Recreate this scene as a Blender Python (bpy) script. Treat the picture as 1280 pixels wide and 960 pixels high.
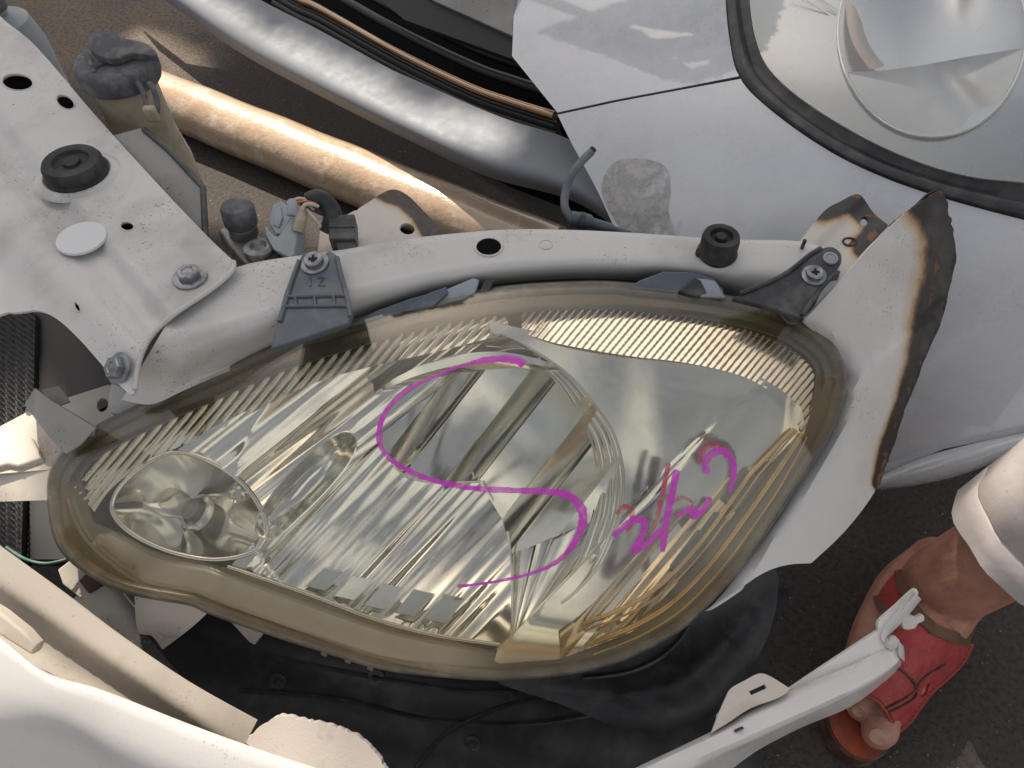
import bpy, bmesh, math, random
import numpy as np
from mathutils import Vector, Matrix, Euler
from mathutils.geometry import delaunay_2d_cdt

random.seed(7)
rng = np.random.default_rng(7)
for o in list(bpy.data.objects):
    bpy.data.objects.remove(o)
scene = bpy.context.scene
COL = scene.collection

# ------------------------------------------------------------------ camera
CAM_H = 0.82
PITCH = math.radians(52.0)
FPX = 967.0
cam_data = bpy.data.cameras.new("camera")
cam_data.sensor_width = 36.0
cam_data.lens = FPX / 1280.0 * 36.0
cam_data.clip_start = 0.01
cam_data.clip_end = 500.0
cam = bpy.data.objects.new("camera", cam_data)
COL.objects.link(cam)
cam.location = (0, 0, CAM_H)
cam.rotation_euler = (math.pi / 2 - PITCH, 0, 0)
scene.camera = cam
CPOS = np.array([0, 0, CAM_H])
FWD = np.array([0, math.cos(PITCH), -math.sin(PITCH)])
UPV = np.array([0, math.sin(PITCH), math.cos(PITCH)])
RGT = np.array([1.0, 0, 0])

# ------------------------------------------------------------------ light
SUN_TO = Vector((-0.25, 0.55, 0.80)).normalized()
sun_el = math.asin(SUN_TO.z)
sun_az = math.atan2(SUN_TO.x, SUN_TO.y)
world = bpy.data.worlds.new("World")
scene.world = world
world.use_nodes = True
wn = world.node_tree.nodes
wl = world.node_tree.links
wn.clear()
w_out = wn.new('ShaderNodeOutputWorld')
w_bg = wn.new('ShaderNodeBackground')
w_bg.inputs['Strength'].default_value = 0.055
w_sky = wn.new('ShaderNodeTexSky')
w_sky.sky_type = 'NISHITA'
w_sky.sun_disc = False
w_sky.sun_elevation = sun_el
w_sky.sun_rotation = sun_az
w_sky.air_density = 1.0
w_sky.dust_density = 5.0
w_sky.ozone_density = 1.0
# thin broken cloud over the whole sky
w_tc = wn.new('ShaderNodeTexCoord')
w_nz = wn.new('ShaderNodeTexNoise')
w_nz.inputs['Scale'].default_value = 1.5
w_nz.inputs['Detail'].default_value = 4
w_nz.inputs['Roughness'].default_value = 0.55
w_rp = wn.new('ShaderNodeValToRGB')
w_rp.color_ramp.elements[0].position = 0.46
w_rp.color_ramp.elements[0].color = (0.16, 0.16, 0.16, 1)
w_rp.color_ramp.elements[1].position = 0.62
w_rp.color_ramp.elements[1].color = (0.9, 0.9, 0.9, 1)
w_mx = wn.new('ShaderNodeMix')
w_mx.data_type = 'RGBA'
w_mx.inputs['B'].default_value = (12.8, 12.5, 12.0, 1)
wl.new(w_tc.outputs['Generated'], w_nz.inputs['Vector'])
wl.new(w_nz.outputs['Fac'], w_rp.inputs['Fac'])
wl.new(w_rp.outputs['Color'], w_mx.inputs['Factor'])
wl.new(w_sky.outputs['Color'], w_mx.inputs['A'])
wl.new(w_mx.outputs['Result'], w_bg.inputs['Color'])
wl.new(w_bg.outputs['Background'], w_out.inputs['Surface'])

sun_data = bpy.data.lights.new("sun", 'SUN')
sun_data.energy = 4.8
sun_data.angle = math.radians(0.53)
sun_data.color = (1.0, 0.90, 0.76)
sun = bpy.data.objects.new("sun", sun_data)
COL.objects.link(sun)
sun.rotation_euler = (-SUN_TO).to_track_quat('-Z', 'Y').to_euler()
sun.location = SUN_TO * 6

scene.view_settings.view_transform = 'Standard'
scene.view_settings.look = 'None'
scene.view_settings.gamma = 1.0
scene.view_settings.exposure = 0.66
scene.view_settings.use_curve_mapping = False
scene.render.engine = 'CYCLES'
cy = scene.cycles
cy.use_denoising = True
cy.max_bounces = 14
cy.glossy_bounces = 8
cy.transmission_bounces = 8
cy.transparent_max_bounces = 16
cy.caustics_reflective = False
cy.caustics_refractive = False
cy.sample_clamp_indirect = 6.0

# ------------------------------------------------------------------ helpers
def P(px, py, d):
    u = (px - 640.0) / FPX
    v = (480.0 - py) / FPX
    return CPOS + d * (FWD + u * RGT + v * UPV)

def PV(px, py, d):
    return Vector(P(px, py, d))

def depth_z(px, py, z):
    v = (480.0 - py) / FPX
    return (CAM_H - z) / (math.sin(PITCH) - v * math.cos(PITCH))

def G(px, py, z=0.0):
    return PV(px, py, depth_z(px, py, z))

def zplane(z):
    return lambda x, y: depth_z(x, y, z)

def dplane(*pts):
    """a plane in space through given (px, py, depth) points (1/d is linear in the picture)"""
    A = np.array([[1, (p[0] - 640) / 640, (p[1] - 480) / 640] for p in pts])
    b = np.array([1.0 / p[2] for p in pts])
    c = np.linalg.lstsq(A, b, rcond=None)[0]
    return lambda x, y: 1.0 / (c[0] + c[1] * (x - 640) / 640 + c[2] * (y - 480) / 640)

def dquad(*pts):
    def row(x, y):
        a, b = (x - 640) / 640, (y - 480) / 640
        return [1, a, b, a * a, a * b, b * b]
    A = np.array([row(p[0], p[1]) for p in pts])
    b = np.array([1.0 / p[2] for p in pts])
    c = np.linalg.lstsq(A, b, rcond=None)[0]
    return lambda x, y: 1.0 / sum(ci * ri for ci, ri in zip(c, row(x, y)))

def spline(pts, closed=False, n=8):
    """Catmull-Rom; a point given as (x, y, 1) is a sharp corner"""
    out = []
    N = len(pts)
    rngN = N if closed else N - 1
    for i in range(rngN):
        p1 = pts[i]; p2 = pts[(i + 1) % N]
        p0 = pts[(i - 1) % N] if (closed or i > 0) else p1
        p3 = pts[(i + 2) % N] if (closed or i + 2 < N) else p2
        if len(p1) > 2 and p1[2] == 1: p0 = p1
        if len(p2) > 2 and p2[2] == 1: p3 = p2
        for k in range(n):
            t = k / n
            q = []
            for c in (0, 1):
                a0, a1, a2, a3 = p0[c], p1[c], p2[c], p3[c]
                q.append(0.5 * (2 * a1 + (a2 - a0) * t + (2 * a0 - 5 * a1 + 4 * a2 - a3) * t * t + (3 * a1 - a0 - 3 * a2 + a3) * t ** 3))
            out.append(tuple(q))
    if not closed:
        out.append((pts[-1][0], pts[-1][1]))
    return out

def spline3(pts, n=8):
    out = []
    N = len(pts)
    for i in range(N - 1):
        p1 = Vector(pts[i]); p2 = Vector(pts[i + 1])
        p0 = Vector(pts[i - 1]) if i > 0 else p1
        p3 = Vector(pts[i + 2]) if i + 2 < N else p2
        for k in range(n):
            t = k / n
            out.append(0.5 * (2 * p1 + (p2 - p0) * t + (2 * p0 - 5 * p1 + 4 * p2 - p3) * t * t + (3 * p1 - p0 - 3 * p2 + p3) * t ** 3))
    out.append(Vector(pts[-1]))
    return out

def ellipse(cx, cy_, rx, ry, rot=0.0, n=28):
    c, s = math.cos(rot), math.sin(rot)
    return [(cx + rx * math.cos(a) * c - ry * math.sin(a) * s, cy_ + rx * math.cos(a) * s + ry * math.sin(a) * c)
            for a in [2 * math.pi * k / n for k in range(n)]]

def resample(pts, step, closed=True):
    P_ = [np.array(p[:2], float) for p in pts]
    if closed: P_ = P_ + [P_[0]]
    out = []
    for a, b in zip(P_[:-1], P_[1:]):
        L = np.linalg.norm(b - a)
        k = max(1, int(math.ceil(L / step)))
        for i in range(k):
            out.append(tuple(a + (b - a) * i / k))
    if not closed: out.append(tuple(P_[-1]))
    return out

def inside(pts, poly):
    x = pts[:, 0]; y = pts[:, 1]
    res = np.zeros(len(pts), bool)
    n = len(poly)
    for i in range(n):
        x1, y1 = poly[i][:2]; x2, y2 = poly[(i + 1) % n][:2]
        c = ((y1 > y) != (y2 > y))
        if y1 != y2:
            xi = (x2 - x1) * (y - y1) / (y2 - y1) + x1
            res ^= c & (x < xi)
    return res

_sd_cache = {}
def segdist(pts, poly, closed=True):
    """distance of points to a polyline, numpy"""
    pts = np.atleast_2d(np.asarray(pts, float))
    key = (id(poly), len(poly), closed)
    c = _sd_cache.get(key)
    if c is None or c[0] is not poly:
        A = np.array([p[:2] for p in poly], float)
        B = np.roll(A, -1, axis=0)
        if not closed: A, B = A[:-1], B[:-1]
        AB = B - A
        c = (poly, A, AB, np.maximum(1e-9, (AB * AB).sum(1)))
        _sd_cache[key] = c
    _, A, AB, L = c
    best = np.empty(len(pts))
    for s0 in range(0, len(pts), 4000):
        q = pts[s0:s0 + 4000]
        rx = q[:, 0:1] - A[:, 0]; ry = q[:, 1:2] - A[:, 1]
        t = np.clip((rx * AB[:, 0] + ry * AB[:, 1]) / L, 0, 1)
        ex = rx - t * AB[:, 0]; ey = ry - t * AB[:, 1]
        best[s0:s0 + 4000] = np.sqrt((ex * ex + ey * ey).min(1))
    return best

def offset_in(pts, dist):
    """shift a closed clockwise-on-screen polyline inward by dist pixels"""
    n = len(pts)
    out = []
    A = sum(pts[i][0] * pts[(i + 1) % n][1] - pts[(i + 1) % n][0] * pts[i][1] for i in range(n))
    sg = 1 if A > 0 else -1
    for i in range(n):
        a = pts[i - 1]; b = pts[(i + 1) % n]
        tx, ty = b[0] - a[0], b[1] - a[1]
        L = math.hypot(tx, ty) or 1
        out.append((pts[i][0] - sg * ty / L * dist, pts[i][1] + sg * tx / L * dist))
    return out

def sstep(a, b, x):
    t = np.clip((x - a) / (b - a), 0, 1)
    return t * t * (3 - 2 * t)

# --- object plumbing
def empty(name, loc, label, cat, group=None):
    e = bpy.data.objects.new(name, None)
    e.empty_display_size = 0.03
    e.location = Vector(loc)
    COL.objects.link(e)
    e['label'] = label; e['category'] = cat
    if group: e['group'] = group
    return e

def wloc(o):
    v = Vector((0, 0, 0))
    while o is not None:
        v += Vector(o.location); o = o.parent
    return v

def mk(name, verts, faces, mat, parent=None, smooth=True, attrs=None, sharp=None):
    me = bpy.data.meshes.new(name)
    verts = [Vector(v) for v in verts]
    off = wloc(parent) if parent is not None else Vector((0, 0, 0))
    c = sum(verts, Vector((0, 0, 0))) / max(1, len(verts))
    me.from_pydata([tuple(v - c) for v in verts], [], faces)
    me.update()
    if smooth:
        me.polygons.foreach_set('use_smooth', [True] * len(me.polygons))
        if sharp is not None:
            me.set_sharp_from_angle(angle=math.radians(sharp))
    if attrs:
        for k, vals in attrs.items():
            a = me.attributes.new(k, 'FLOAT', 'POINT')
            a.data.foreach_set('value', np.asarray(vals, dtype=np.float32))
    me.materials.append(mat)
    o = bpy.data.objects.new(name, me)
    COL.objects.link(o)
    o.location = c - off
    if parent is not None: o.parent = parent
    return o

def tag(o, label, cat, group=None):
    o['label'] = label; o['category'] = cat
    if group: o['group'] = group
    return o

def solid(o, t, offset=-1.0):
    m = o.modifiers.new("solid", 'SOLIDIFY')
    m.thickness = t; m.offset = offset; m.use_even_offset = False
    e = o.modifiers.new("split", 'EDGE_SPLIT'); e.split_angle = math.radians(50); e.use_edge_sharp = True
    return o

def bevel(o, w, seg=2, ang=35):
    m = o.modifiers.new("bevel", 'BEVEL')
    m.width = w; m.segments = seg; m.limit_method = 'ANGLE'; m.angle_limit = math.radians(ang)
    m.harden_normals = False
    return o

def tri_fill(outline, holes, res, extra=None):
    pts = [tuple(p[:2]) for p in resample(outline, res)]
    edges = []
    def loop(start, n):
        for i in range(n): edges.append((start + i, start + (i + 1) % n))
    loop(0, len(pts))
    loops = [pts[:]]
    for h in holes:
        hp = [tuple(p[:2]) for p in resample(h, res)]
        s = len(pts); pts += hp; loop(s, len(hp)); loops.append(hp)
    xs = [p[0] for p in loops[0]]; ys = [p[1] for p in loops[0]]
    gx = np.arange(min(xs), max(xs), res); gy = np.arange(min(ys), max(ys), res * 0.866)
    grid = np.array([(x + (0.5 * res if j % 2 else 0), y) for j, y in enumerate(gy) for x in gx])
    if len(grid):
        ok = inside(grid, loops[0])
        for h in loops[1:]: ok &= ~inside(grid, h)
        grid = grid[ok]
        dd = np.full(len(grid), 1e9)
        for l in loops: dd = np.minimum(dd, segdist(grid, l))
        grid = grid[dd > res * 0.55]
        pts += [tuple(g) for g in grid]
    if extra: pts += extra
    vs, es, fs, ov, oe, of = delaunay_2d_cdt([Vector(p) for p in pts], edges, [], 0, 1e-4)
    vs = np.array([tuple(v) for v in vs])
    fs = [f for f in fs]
    cen = np.array([vs[list(f)].mean(axis=0) for f in fs])
    ok = inside(cen, loops[0])
    for h in loops[1:]: ok &= ~inside(cen, h)
    fs = [tuple(f) for f, k in zip(fs, ok) if k]
    return vs, fs

def sheet(name, outline, dfn, mat, parent=None, thick=0.0015, holes=(), res=14, attrs=None, sharp=None, smooth=True):
    vs, fs = tri_fill(outline, list(holes), res)
    V = [P(x, y, float(dfn(x, y))) for x, y in vs]
    VA = np.array(V); FA = np.array([f[:3] for f in fs])
    a_, b_, c_ = VA[FA[:, 0]], VA[FA[:, 1]], VA[FA[:, 2]]
    sgn = (np.cross(b_ - a_, c_ - a_) * (CPOS - a_)).sum(1)
    ff = [f if q > 0 else tuple(reversed(f)) for f, q in zip(fs, sgn)]
    at = {k: fn(vs) for k, fn in attrs.items()} if attrs else None
    o = mk(name, V, ff, mat, parent, smooth, at, sharp)
    if thick: solid(o, thick)
    return o

def grid_mesh(name, rows, mat, parent=None, closed=False, smooth=True, attrs=None, sharp=None):
    """rows: list of equally long lists of points"""
    n = len(rows[0])
    V = [p for r in rows for p in r]
    F = []
    for j in range(len(rows) - 1):
        for i in range(n if closed else n - 1):
            a = j * n + i; b = j * n + (i + 1) % n
            F.append((a, b, b + n, a + n))
    # face the camera on the whole
    s = 0
    for f in F[::max(1, len(F) // 60)]:
        a, b, c = (np.array(V[k]) for k in f[:3])
        s += np.cross(b - a, c - a) @ (CPOS - a)
    if s < 0: F = [tuple(reversed(f)) for f in F]
    return mk(name, V, F, mat, parent, smooth, attrs, sharp)

def line_range(poly, o, d):
    """parameters along the line o + t d where it enters and leaves a polygon (first and last)"""
    ts_ = []
    n = len(poly)
    for i in range(n):
        ax, ay = poly[i][:2]; bx, by = poly[(i + 1) % n][:2]
        ex, ey = bx - ax, by - ay
        den = d[0] * ey - d[1] * ex
        if abs(den) < 1e-9: continue
        t = ((ax - o[0]) * ey - (ay - o[1]) * ex) / den
        q = ((ax - o[0]) * d[1] - (ay - o[1]) * d[0]) / den
        if -1e-9 <= q <= 1 + 1e-9: ts_.append(t)
    return (min(ts_), max(ts_)) if len(ts_) >= 2 else None

def flute_sheet(name, poly, base, mat, parent, ang, widths, amp, tilt, per=7, nt=44, seed=1, wob=0.0, thick=0.0012, polar=None, offs=0.0, tilts=None):
    """a reflector zone pressed into parallel flutes (or a fan of them about a point): every flute is a
    shallow cylinder with its own small tilt, and a step to the next"""
    rg = random.Random(seed)
    V = []; F = []
    poly = [tuple(p[:2]) for p in poly]
    if polar is None:
        dT = (math.cos(ang), -math.sin(ang)); dS = (math.sin(ang), math.cos(ang))
        sv = [p[0] * dS[0] + p[1] * dS[1] for p in poly]
        s0, s1 = min(sv) + 0.05, max(sv) - 0.05
    else:
        sv = [math.degrees(math.atan2(p[0] - polar[0], polar[1] - p[1])) for p in poly if math.hypot(p[0] - polar[0], p[1] - polar[1]) > 12]
        s0, s1 = min(sv) + 0.05, max(sv) - 0.05
    s = s0; k = 0
    while s < s1:
        w = widths[k % len(widths)] * rg.uniform(0.88, 1.12)
        e = min(s + w, s1)
        tl = tilts[k % len(tilts)] if tilts else rg.uniform(-tilt, tilt); tl2 = rg.uniform(-tilt, tilt) * 0.25
        cols = []
        for i in range(per + 1):
            q = s + (e - s) * i / per
            f = (q - s) / w
            if polar is None:
                o = (dS[0] * q, dS[1] * q); dd = dT
                r = line_range(poly, o, dd)
            else:
                a = math.radians(q); o = polar; dd = (math.sin(a), -math.cos(a))
                r = line_range(poly, o, dd)
            if r is None: continue
            t0, t1 = r
            if polar is not None: t0 = max(t0, 4.0)
            col = []
            for j in range(nt):
                t = t0 + (t1 - t0) * j / (nt - 1)
                x, y = o[0] + dd[0] * t, o[1] + dd[1] * t
                ww = w if polar is None else max(1.0, t * math.radians(w))
                h = (amp * ww * 0.00065) * (1 - (2 * f - 1) ** 2) + tl * (f - 0.5) * ww * 0.00065 + tl2 * ((j / (nt - 1)) - 0.5) * 0.02
                if wob: h += wob * math.sin(t * 0.05 + k * 1.7)
                col.append(P(x, y, float(base(x, y)) + offs - h))
            cols.append(col)
        b = len(V)
        for c in cols: V += c
        for i in range(len(cols) - 1):
            for j in range(nt - 1):
                a0 = b + i * nt + j
                F.append((a0, a0 + 1, a0 + nt + 1, a0 + nt))
        s = e; k += 1
    VA = np.array(V); FA = np.array(F)
    a_, b_, c_ = VA[FA[:, 0]], VA[FA[:, 1]], VA[FA[:, 2]]
    if ((np.cross(b_ - a_, c_ - a_) * (CPOS - a_)).sum(1) > 0).mean() < 0.5: F = [tuple(reversed(f)) for f in F]
    o_ = mk(name, V, F, mat, parent, True)
    if thick: solid(o_, thick)
    return o_

def polar_sheet(name, ring, centre, fn, mat, parent, nr=18, thick=0.0012, inner=0.0):
    """rows from a closed outline in to a centre; fn(x, y, r) gives the depth, r = 1 at the outline"""
    rows = []
    for j in range(nr + 1):
        r = 1 - (1 - inner - 0.004) * j / nr
        rows.append([P(centre[0] + (x - centre[0]) * r, centre[1] + (y - centre[1]) * r, float(fn(centre[0] + (x - centre[0]) * r, centre[1] + (y - centre[1]) * r, r))) for x, y in ring])
    o = grid_mesh(name, rows, mat, parent, closed=True)
    if thick: solid(o, thick)
    return o

def tube(name, pts, r, mat, parent=None, seg=10, caps=True, radii=None, sharp=None):
    pts = [Vector(p) for p in pts]
    V = []; F = []
    ref = Vector((0.13, 0.27, 0.95))
    prev = None
    for i, p in enumerate(pts):
        t = (pts[min(i + 1, len(pts) - 1)] - pts[max(i - 1, 0)])
        t.normalize()
        if prev is None:
            a = t.cross(ref)
            if a.length < 1e-3: a = t.cross(Vector((1, 0, 0)))
        else:
            a = prev - t * prev.dot(t)
        a.normalize(); b = t.cross(a); prev = a
        rr = radii[i] if radii else r
        for k in range(seg):
            ang = 2 * math.pi * k / seg
            V.append(p + (a * math.cos(ang) + b * math.sin(ang)) * rr)
    n = len(pts)
    for j in range(n - 1):
        for i in range(seg):
            F.append((j * seg + i, j * seg + (i + 1) % seg, (j + 1) * seg + (i + 1) % seg, (j + 1) * seg + i))
    if caps:
        F.append(tuple(range(seg - 1, -1, -1)))
        F.append(tuple((n - 1) * seg + i for i in range(seg)))
    return mk(name, V, F, mat, parent, True, None, sharp if sharp else (50 if caps else None))

def frame(normal, up=None):
    n = Vector(normal).normalized()
    u = Vector(up) if up is not None else Vector((1, 0, 0))
    u = (u - n * u.dot(n))
    if u.length < 1e-4: u = Vector((0, 1, 0)) - n * n.y
    u.normalize()
    return u, n.cross(u), n

def lathe(name, c, axis, prof, mat, parent=None, seg=24, sharp=40, mod=None, up=None):
    """prof: (radius, height) pairs along axis; mod(angle, k) scales the radius"""
    u, w, n = frame(axis, up)
    c = Vector(c)
    V = []; F = []
    for k, (r, h) in enumerate(prof):
        for i in range(seg):
            a = 2 * math.pi * i / seg
            rr = r * (mod(a, k) if mod else 1.0)
            V.append(c + (u * math.cos(a) + w * math.sin(a)) * rr + n * h)
    for k in range(len(prof) - 1):
        for i in range(seg):
            F.append((k * seg + i, k * seg + (i + 1) % seg, (k + 1) * seg + (i + 1) % seg, (k + 1) * seg + i))
    F.append(tuple(range(seg - 1, -1, -1)))
    F.append(tuple((len(prof) - 1) * seg + i for i in range(seg)))
    return mk(name, V, F, mat, parent, True, None, sharp)

def box(name, c, size, mat, parent=None, axes=None, bev=0.0, taper=1.0):
    c = Vector(c)
    ax = axes or (Vector((1, 0, 0)), Vector((0, 1, 0)), Vector((0, 0, 1)))
    V = []
    for sz in (-1, 1):
        k = taper if sz > 0 else 1.0
        for sx, sy in ((-1, -1), (1, -1), (1, 1), (-1, 1)):
            V.append(c + ax[0] * (sx * size[0] / 2 * k) + ax[1] * (sy * size[1] / 2 * k) + ax[2] * (sz * size[2] / 2))
    F = [(3, 2, 1, 0), (4, 5, 6, 7), (0, 1, 5, 4), (1, 2, 6, 5), (2, 3, 7, 6), (3, 0, 4, 7)]
    o = mk(name, V, F, mat, parent, smooth=bool(bev), sharp=40 if bev else None)
    if bev: bevel(o, bev)
    return o

def prism(name, outline, dfn, mat, parent=None, thick=0.01, bev=0.0008, direction=None):
    """a flat plate: outline on the surface dfn, extruded away from the viewer's side along the plate's normal"""
    top = [PV(x, y, float(dfn(x, y))) for x, y in [p[:2] for p in outline]]
    n = Vector((0, 0, 0))
    for i in range(len(top)):
        n += top[i].cross(top[(i + 1) % len(top)])
    n.normalize()
    if n.dot(Vector(CPOS) - top[0]) < 0: n = -n
    d = Vector(direction).normalized() if direction is not None else -n
    bot = [p + d * thick for p in top]
    N = len(top)
    F = [tuple(range(N)), tuple(range(2 * N - 1, N - 1, -1))]
    for i in range(N): F.append((i, i + N, (i + 1) % N + N, (i + 1) % N))
    if (top[1] - top[0]).cross(top[2] - top[0]).dot(n) < 0 and False:
        F = [tuple(reversed(f)) for f in F]
    o = mk(name, top + bot, F, mat, parent, smooth=True, sharp=40)
    bm = bmesh.new(); bm.from_mesh(o.data); bmesh.ops.recalc_face_normals(bm, faces=bm.faces); bm.to_mesh(o.data); bm.free()
    if bev: bevel(o, bev)
    return o

# ------------------------------------------------------------------ materials
def srgb(r, g, b):
    f = lambda c: (c / 255 / 12.92) if c / 255 <= 0.04045 else ((c / 255 + 0.055) / 1.055) ** 2.4
    return (f(r), f(g), f(b), 1.0)

class M:
    """small node helper around one Principled material"""
    def __init__(s, name, base=(0.5, 0.5, 0.5, 1), rough=0.5, metal=0.0, spec=0.5, coat=0.0, coat_rough=0.05):
        s.m = bpy.data.materials.new(name); s.m.use_nodes = True
        s.nt = s.m.node_tree; s.n = s.nt.nodes; s.l = s.nt.links
        s.n.clear()
        s.out = s.n.new('ShaderNodeOutputMaterial')
        s.b = s.n.new('ShaderNodeBsdfPrincipled')
        s.l.new(s.b.outputs[0], s.out.inputs['Surface'])
        s.b.inputs['Base Color'].default_value = base
        s.b.inputs['Roughness'].default_value = rough
        s.b.inputs['Metallic'].default_value = metal
        s.b.inputs['Specular IOR Level'].default_value = spec
        s.b.inputs['Coat Weight'].default_value = coat
        s.b.inputs['Coat Roughness'].default_value = coat_rough
        s.col = None; s.base = base
        s.tc = s.n.new('ShaderNodeTexCoord')
        s.hsrc = None
    def noise(s, scale, detail=4, rough=0.55, coord='Object', stretch=None, dist=0.0):
        t = s.n.new('ShaderNodeTexNoise')
        t.inputs['Scale'].default_value = scale; t.inputs['Detail'].default_value = detail
        t.inputs['Roughness'].default_value = rough; t.inputs['Distortion'].default_value = dist
        src = s.tc.outputs[coord]
        if stretch:
            mp = s.n.new('ShaderNodeMapping'); mp.inputs['Scale'].default_value = stretch[:3]
            if len(stretch) > 3: mp.inputs['Rotation'].default_value = stretch[3]
            s.l.new(src, mp.inputs['Vector']); src = mp.outputs[0]
        s.l.new(src, t.inputs['Vector'])
        return t.outputs['Fac']
    def voronoi(s, scale, coord='Object'):
        t = s.n.new('ShaderNodeTexVoronoi'); t.inputs['Scale'].default_value = scale
        s.l.new(s.tc.outputs[coord], t.inputs['Vector'])
        return t.outputs['Distance']
    def attr(s, name):
        a = s.n.new('ShaderNodeAttribute'); a.attribute_name = name
        return a.outputs['Fac']
    def ramp(s, src, stops, const=False):
        r = s.n.new('ShaderNodeValToRGB')
        e = r.color_ramp.elements
        if const: r.color_ramp.interpolation = 'CONSTANT'
        while len(e) < len(stops): e.new(0.5)
        for k, (p, c) in enumerate(stops):
            e[k].position = p
            e[k].color = c if hasattr(c, '__len__') else (c, c, c, 1)
        s.l.new(src, r.inputs['Fac'])
        return r.outputs['Color']
    def math(s, op, a, b=None):
        t = s.n.new('ShaderNodeMath'); t.operation = op
        for k, v in ((0, a), (1, b)):
            if v is None: continue
            if hasattr(v, 'is_linked'): s.l.new(v, t.inputs[k])
            else: t.inputs[k].default_value = v
        return t.outputs[0]
    def mix(s, color, fac):
        """lay a colour over the base with a mask"""
        x = s.n.new('ShaderNodeMix'); x.data_type = 'RGBA'
        if s.col is None: x.inputs['A'].default_value = s.base
        else: s.l.new(s.col, x.inputs['A'])
        if hasattr(color, 'is_linked'): s.l.new(color, x.inputs['B'])
        else: x.inputs['B'].default_value = color
        if hasattr(fac, 'is_linked'): s.l.new(fac, x.inputs['Factor'])
        else: x.inputs['Factor'].default_value = fac
        s.col = x.outputs['Result']
        s.l.new(s.col, s.b.inputs['Base Color'])
        return s
    def setcol(s, src):
        s.col = src; s.l.new(src, s.b.inputs['Base Color']); return s
    def link(s, src, inp):
        s.l.new(src, s.b.inputs[inp]); return s
    def bump(s, src, strength=0.3, dist=0.001):
        b = s.n.new('ShaderNodeBump'); b.inputs['Strength'].default_value = strength
        b.inputs['Distance'].default_value = dist
        s.l.new(src, b.inputs['Height'])
        if s.hsrc is not None: s.l.new(s.hsrc, b.inputs['Normal'])
        s.hsrc = b.outputs[0]
        s.l.new(s.hsrc, s.b.inputs['Normal'])
        return s

def dusty(mm, color, amount=0.5, scale=40, lo=0.45, hi=0.7, speck=True, rough=True):
    d = mm.ramp(mm.noise(scale, 6, 0.65), [(lo, 0.0), (hi, amount)])
    mm.mix(color, d)
    if speck:
        sp = mm.ramp(mm.noise(520, 3, 0.7), [(0.66, 0.0), (0.72, min(1, amount * 1.2))])
        sp2 = mm.math('MULTIPLY', sp, mm.ramp(mm.noise(28, 3), [(0.42, 0.0), (0.6, 1.0)]))
        mm.mix(color, sp2)
    return mm

def paint(name, base, coat=0.35, rough=0.42, grime=srgb(96, 88, 78), g_amt=0.35, speck=0.8):
    mm = M(name, base, rough, 0.0, 0.45, coat, 0.12 if coat < 0.9 else 0.04)
    # soft dirt films, then fine dark grit in drifts
    mm.mix(grime, mm.ramp(mm.noise(9, 6, 0.6), [(0.5, 0.0), (0.78, g_amt)]))
    drift = mm.ramp(mm.noise(14, 4, 0.6), [(0.5, 0.0), (0.66, 1.0)])
    grit = mm.ramp(mm.noise(430, 3, 0.65), [(0.60, 0.0), (0.66, speck)])
    mm.mix(srgb(60, 54, 48), mm.math('MULTIPLY', drift, grit))
    rare = mm.ramp(mm.noise(240, 2, 0.5), [(0.74, 0.0), (0.76, speck * 0.8)])
    mm.mix(srgb(70, 62, 55), rare)
    mm.link(mm.ramp(mm.noise(60, 4), [(0.3, rough - 0.08), (0.7, rough + 0.15)]), 'Roughness')
    mm.bump(mm.noise(700, 2), 0.04, 0.0004)
    return mm

MAT = {}
MAT['cut_white'] = paint('cut_white', srgb(198, 196, 193), 0.3, 0.44, g_amt=0.6, speck=0.95).m
MAT['fender_white'] = paint('fender_white', srgb(210, 208, 205), 0.4, 0.36, g_amt=0.18, speck=0.5).m
MAT['clean_white'] = paint('clean_white', srgb(202, 205, 209), 1.0, 0.24, g_amt=0.18, speck=0.35).m
MAT['bumper_white'] = paint('bumper_white', srgb(222, 219, 216), 0.4, 0.33, g_amt=0.15, speck=0.35).m
MAT['primer_grey'] = paint('primer_grey', srgb(150, 150, 146), 0.0, 0.7, g_amt=0.5, speck=1.0).m
mm = paint('worn_patch', srgb(194, 193, 190), 0.3, 0.45, g_amt=0.35, speck=1.0)
mm.link(mm.ramp(mm.noise(26, 5, 0.65), [(0.40, 0.05), (0.62, 0.95)]), 'Alpha')
MAT['worn_patch'] = mm.m
MAT['inner_plastic'] = paint('inner_plastic', srgb(176, 168, 158), 0.0, 0.55, g_amt=0.55, speck=0.5).m
MAT['dirty_white'] = paint('dirty_white', srgb(208, 200, 188), 0.0, 0.6, grime=srgb(120, 96, 70), g_amt=0.7, speck=1.0).m
MAT['lip_silver'] = paint('lip_silver', srgb(126, 130, 137), 0.0, 0.6, g_amt=0.2, speck=0.4).m

mm = M('asphalt', srgb(126, 112, 97), 0.88)
mm.mix(srgb(100, 88, 76), mm.ramp(mm.noise(3, 6, 0.7), [(0.4, 0.0), (0.7, 0.8)]))
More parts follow.
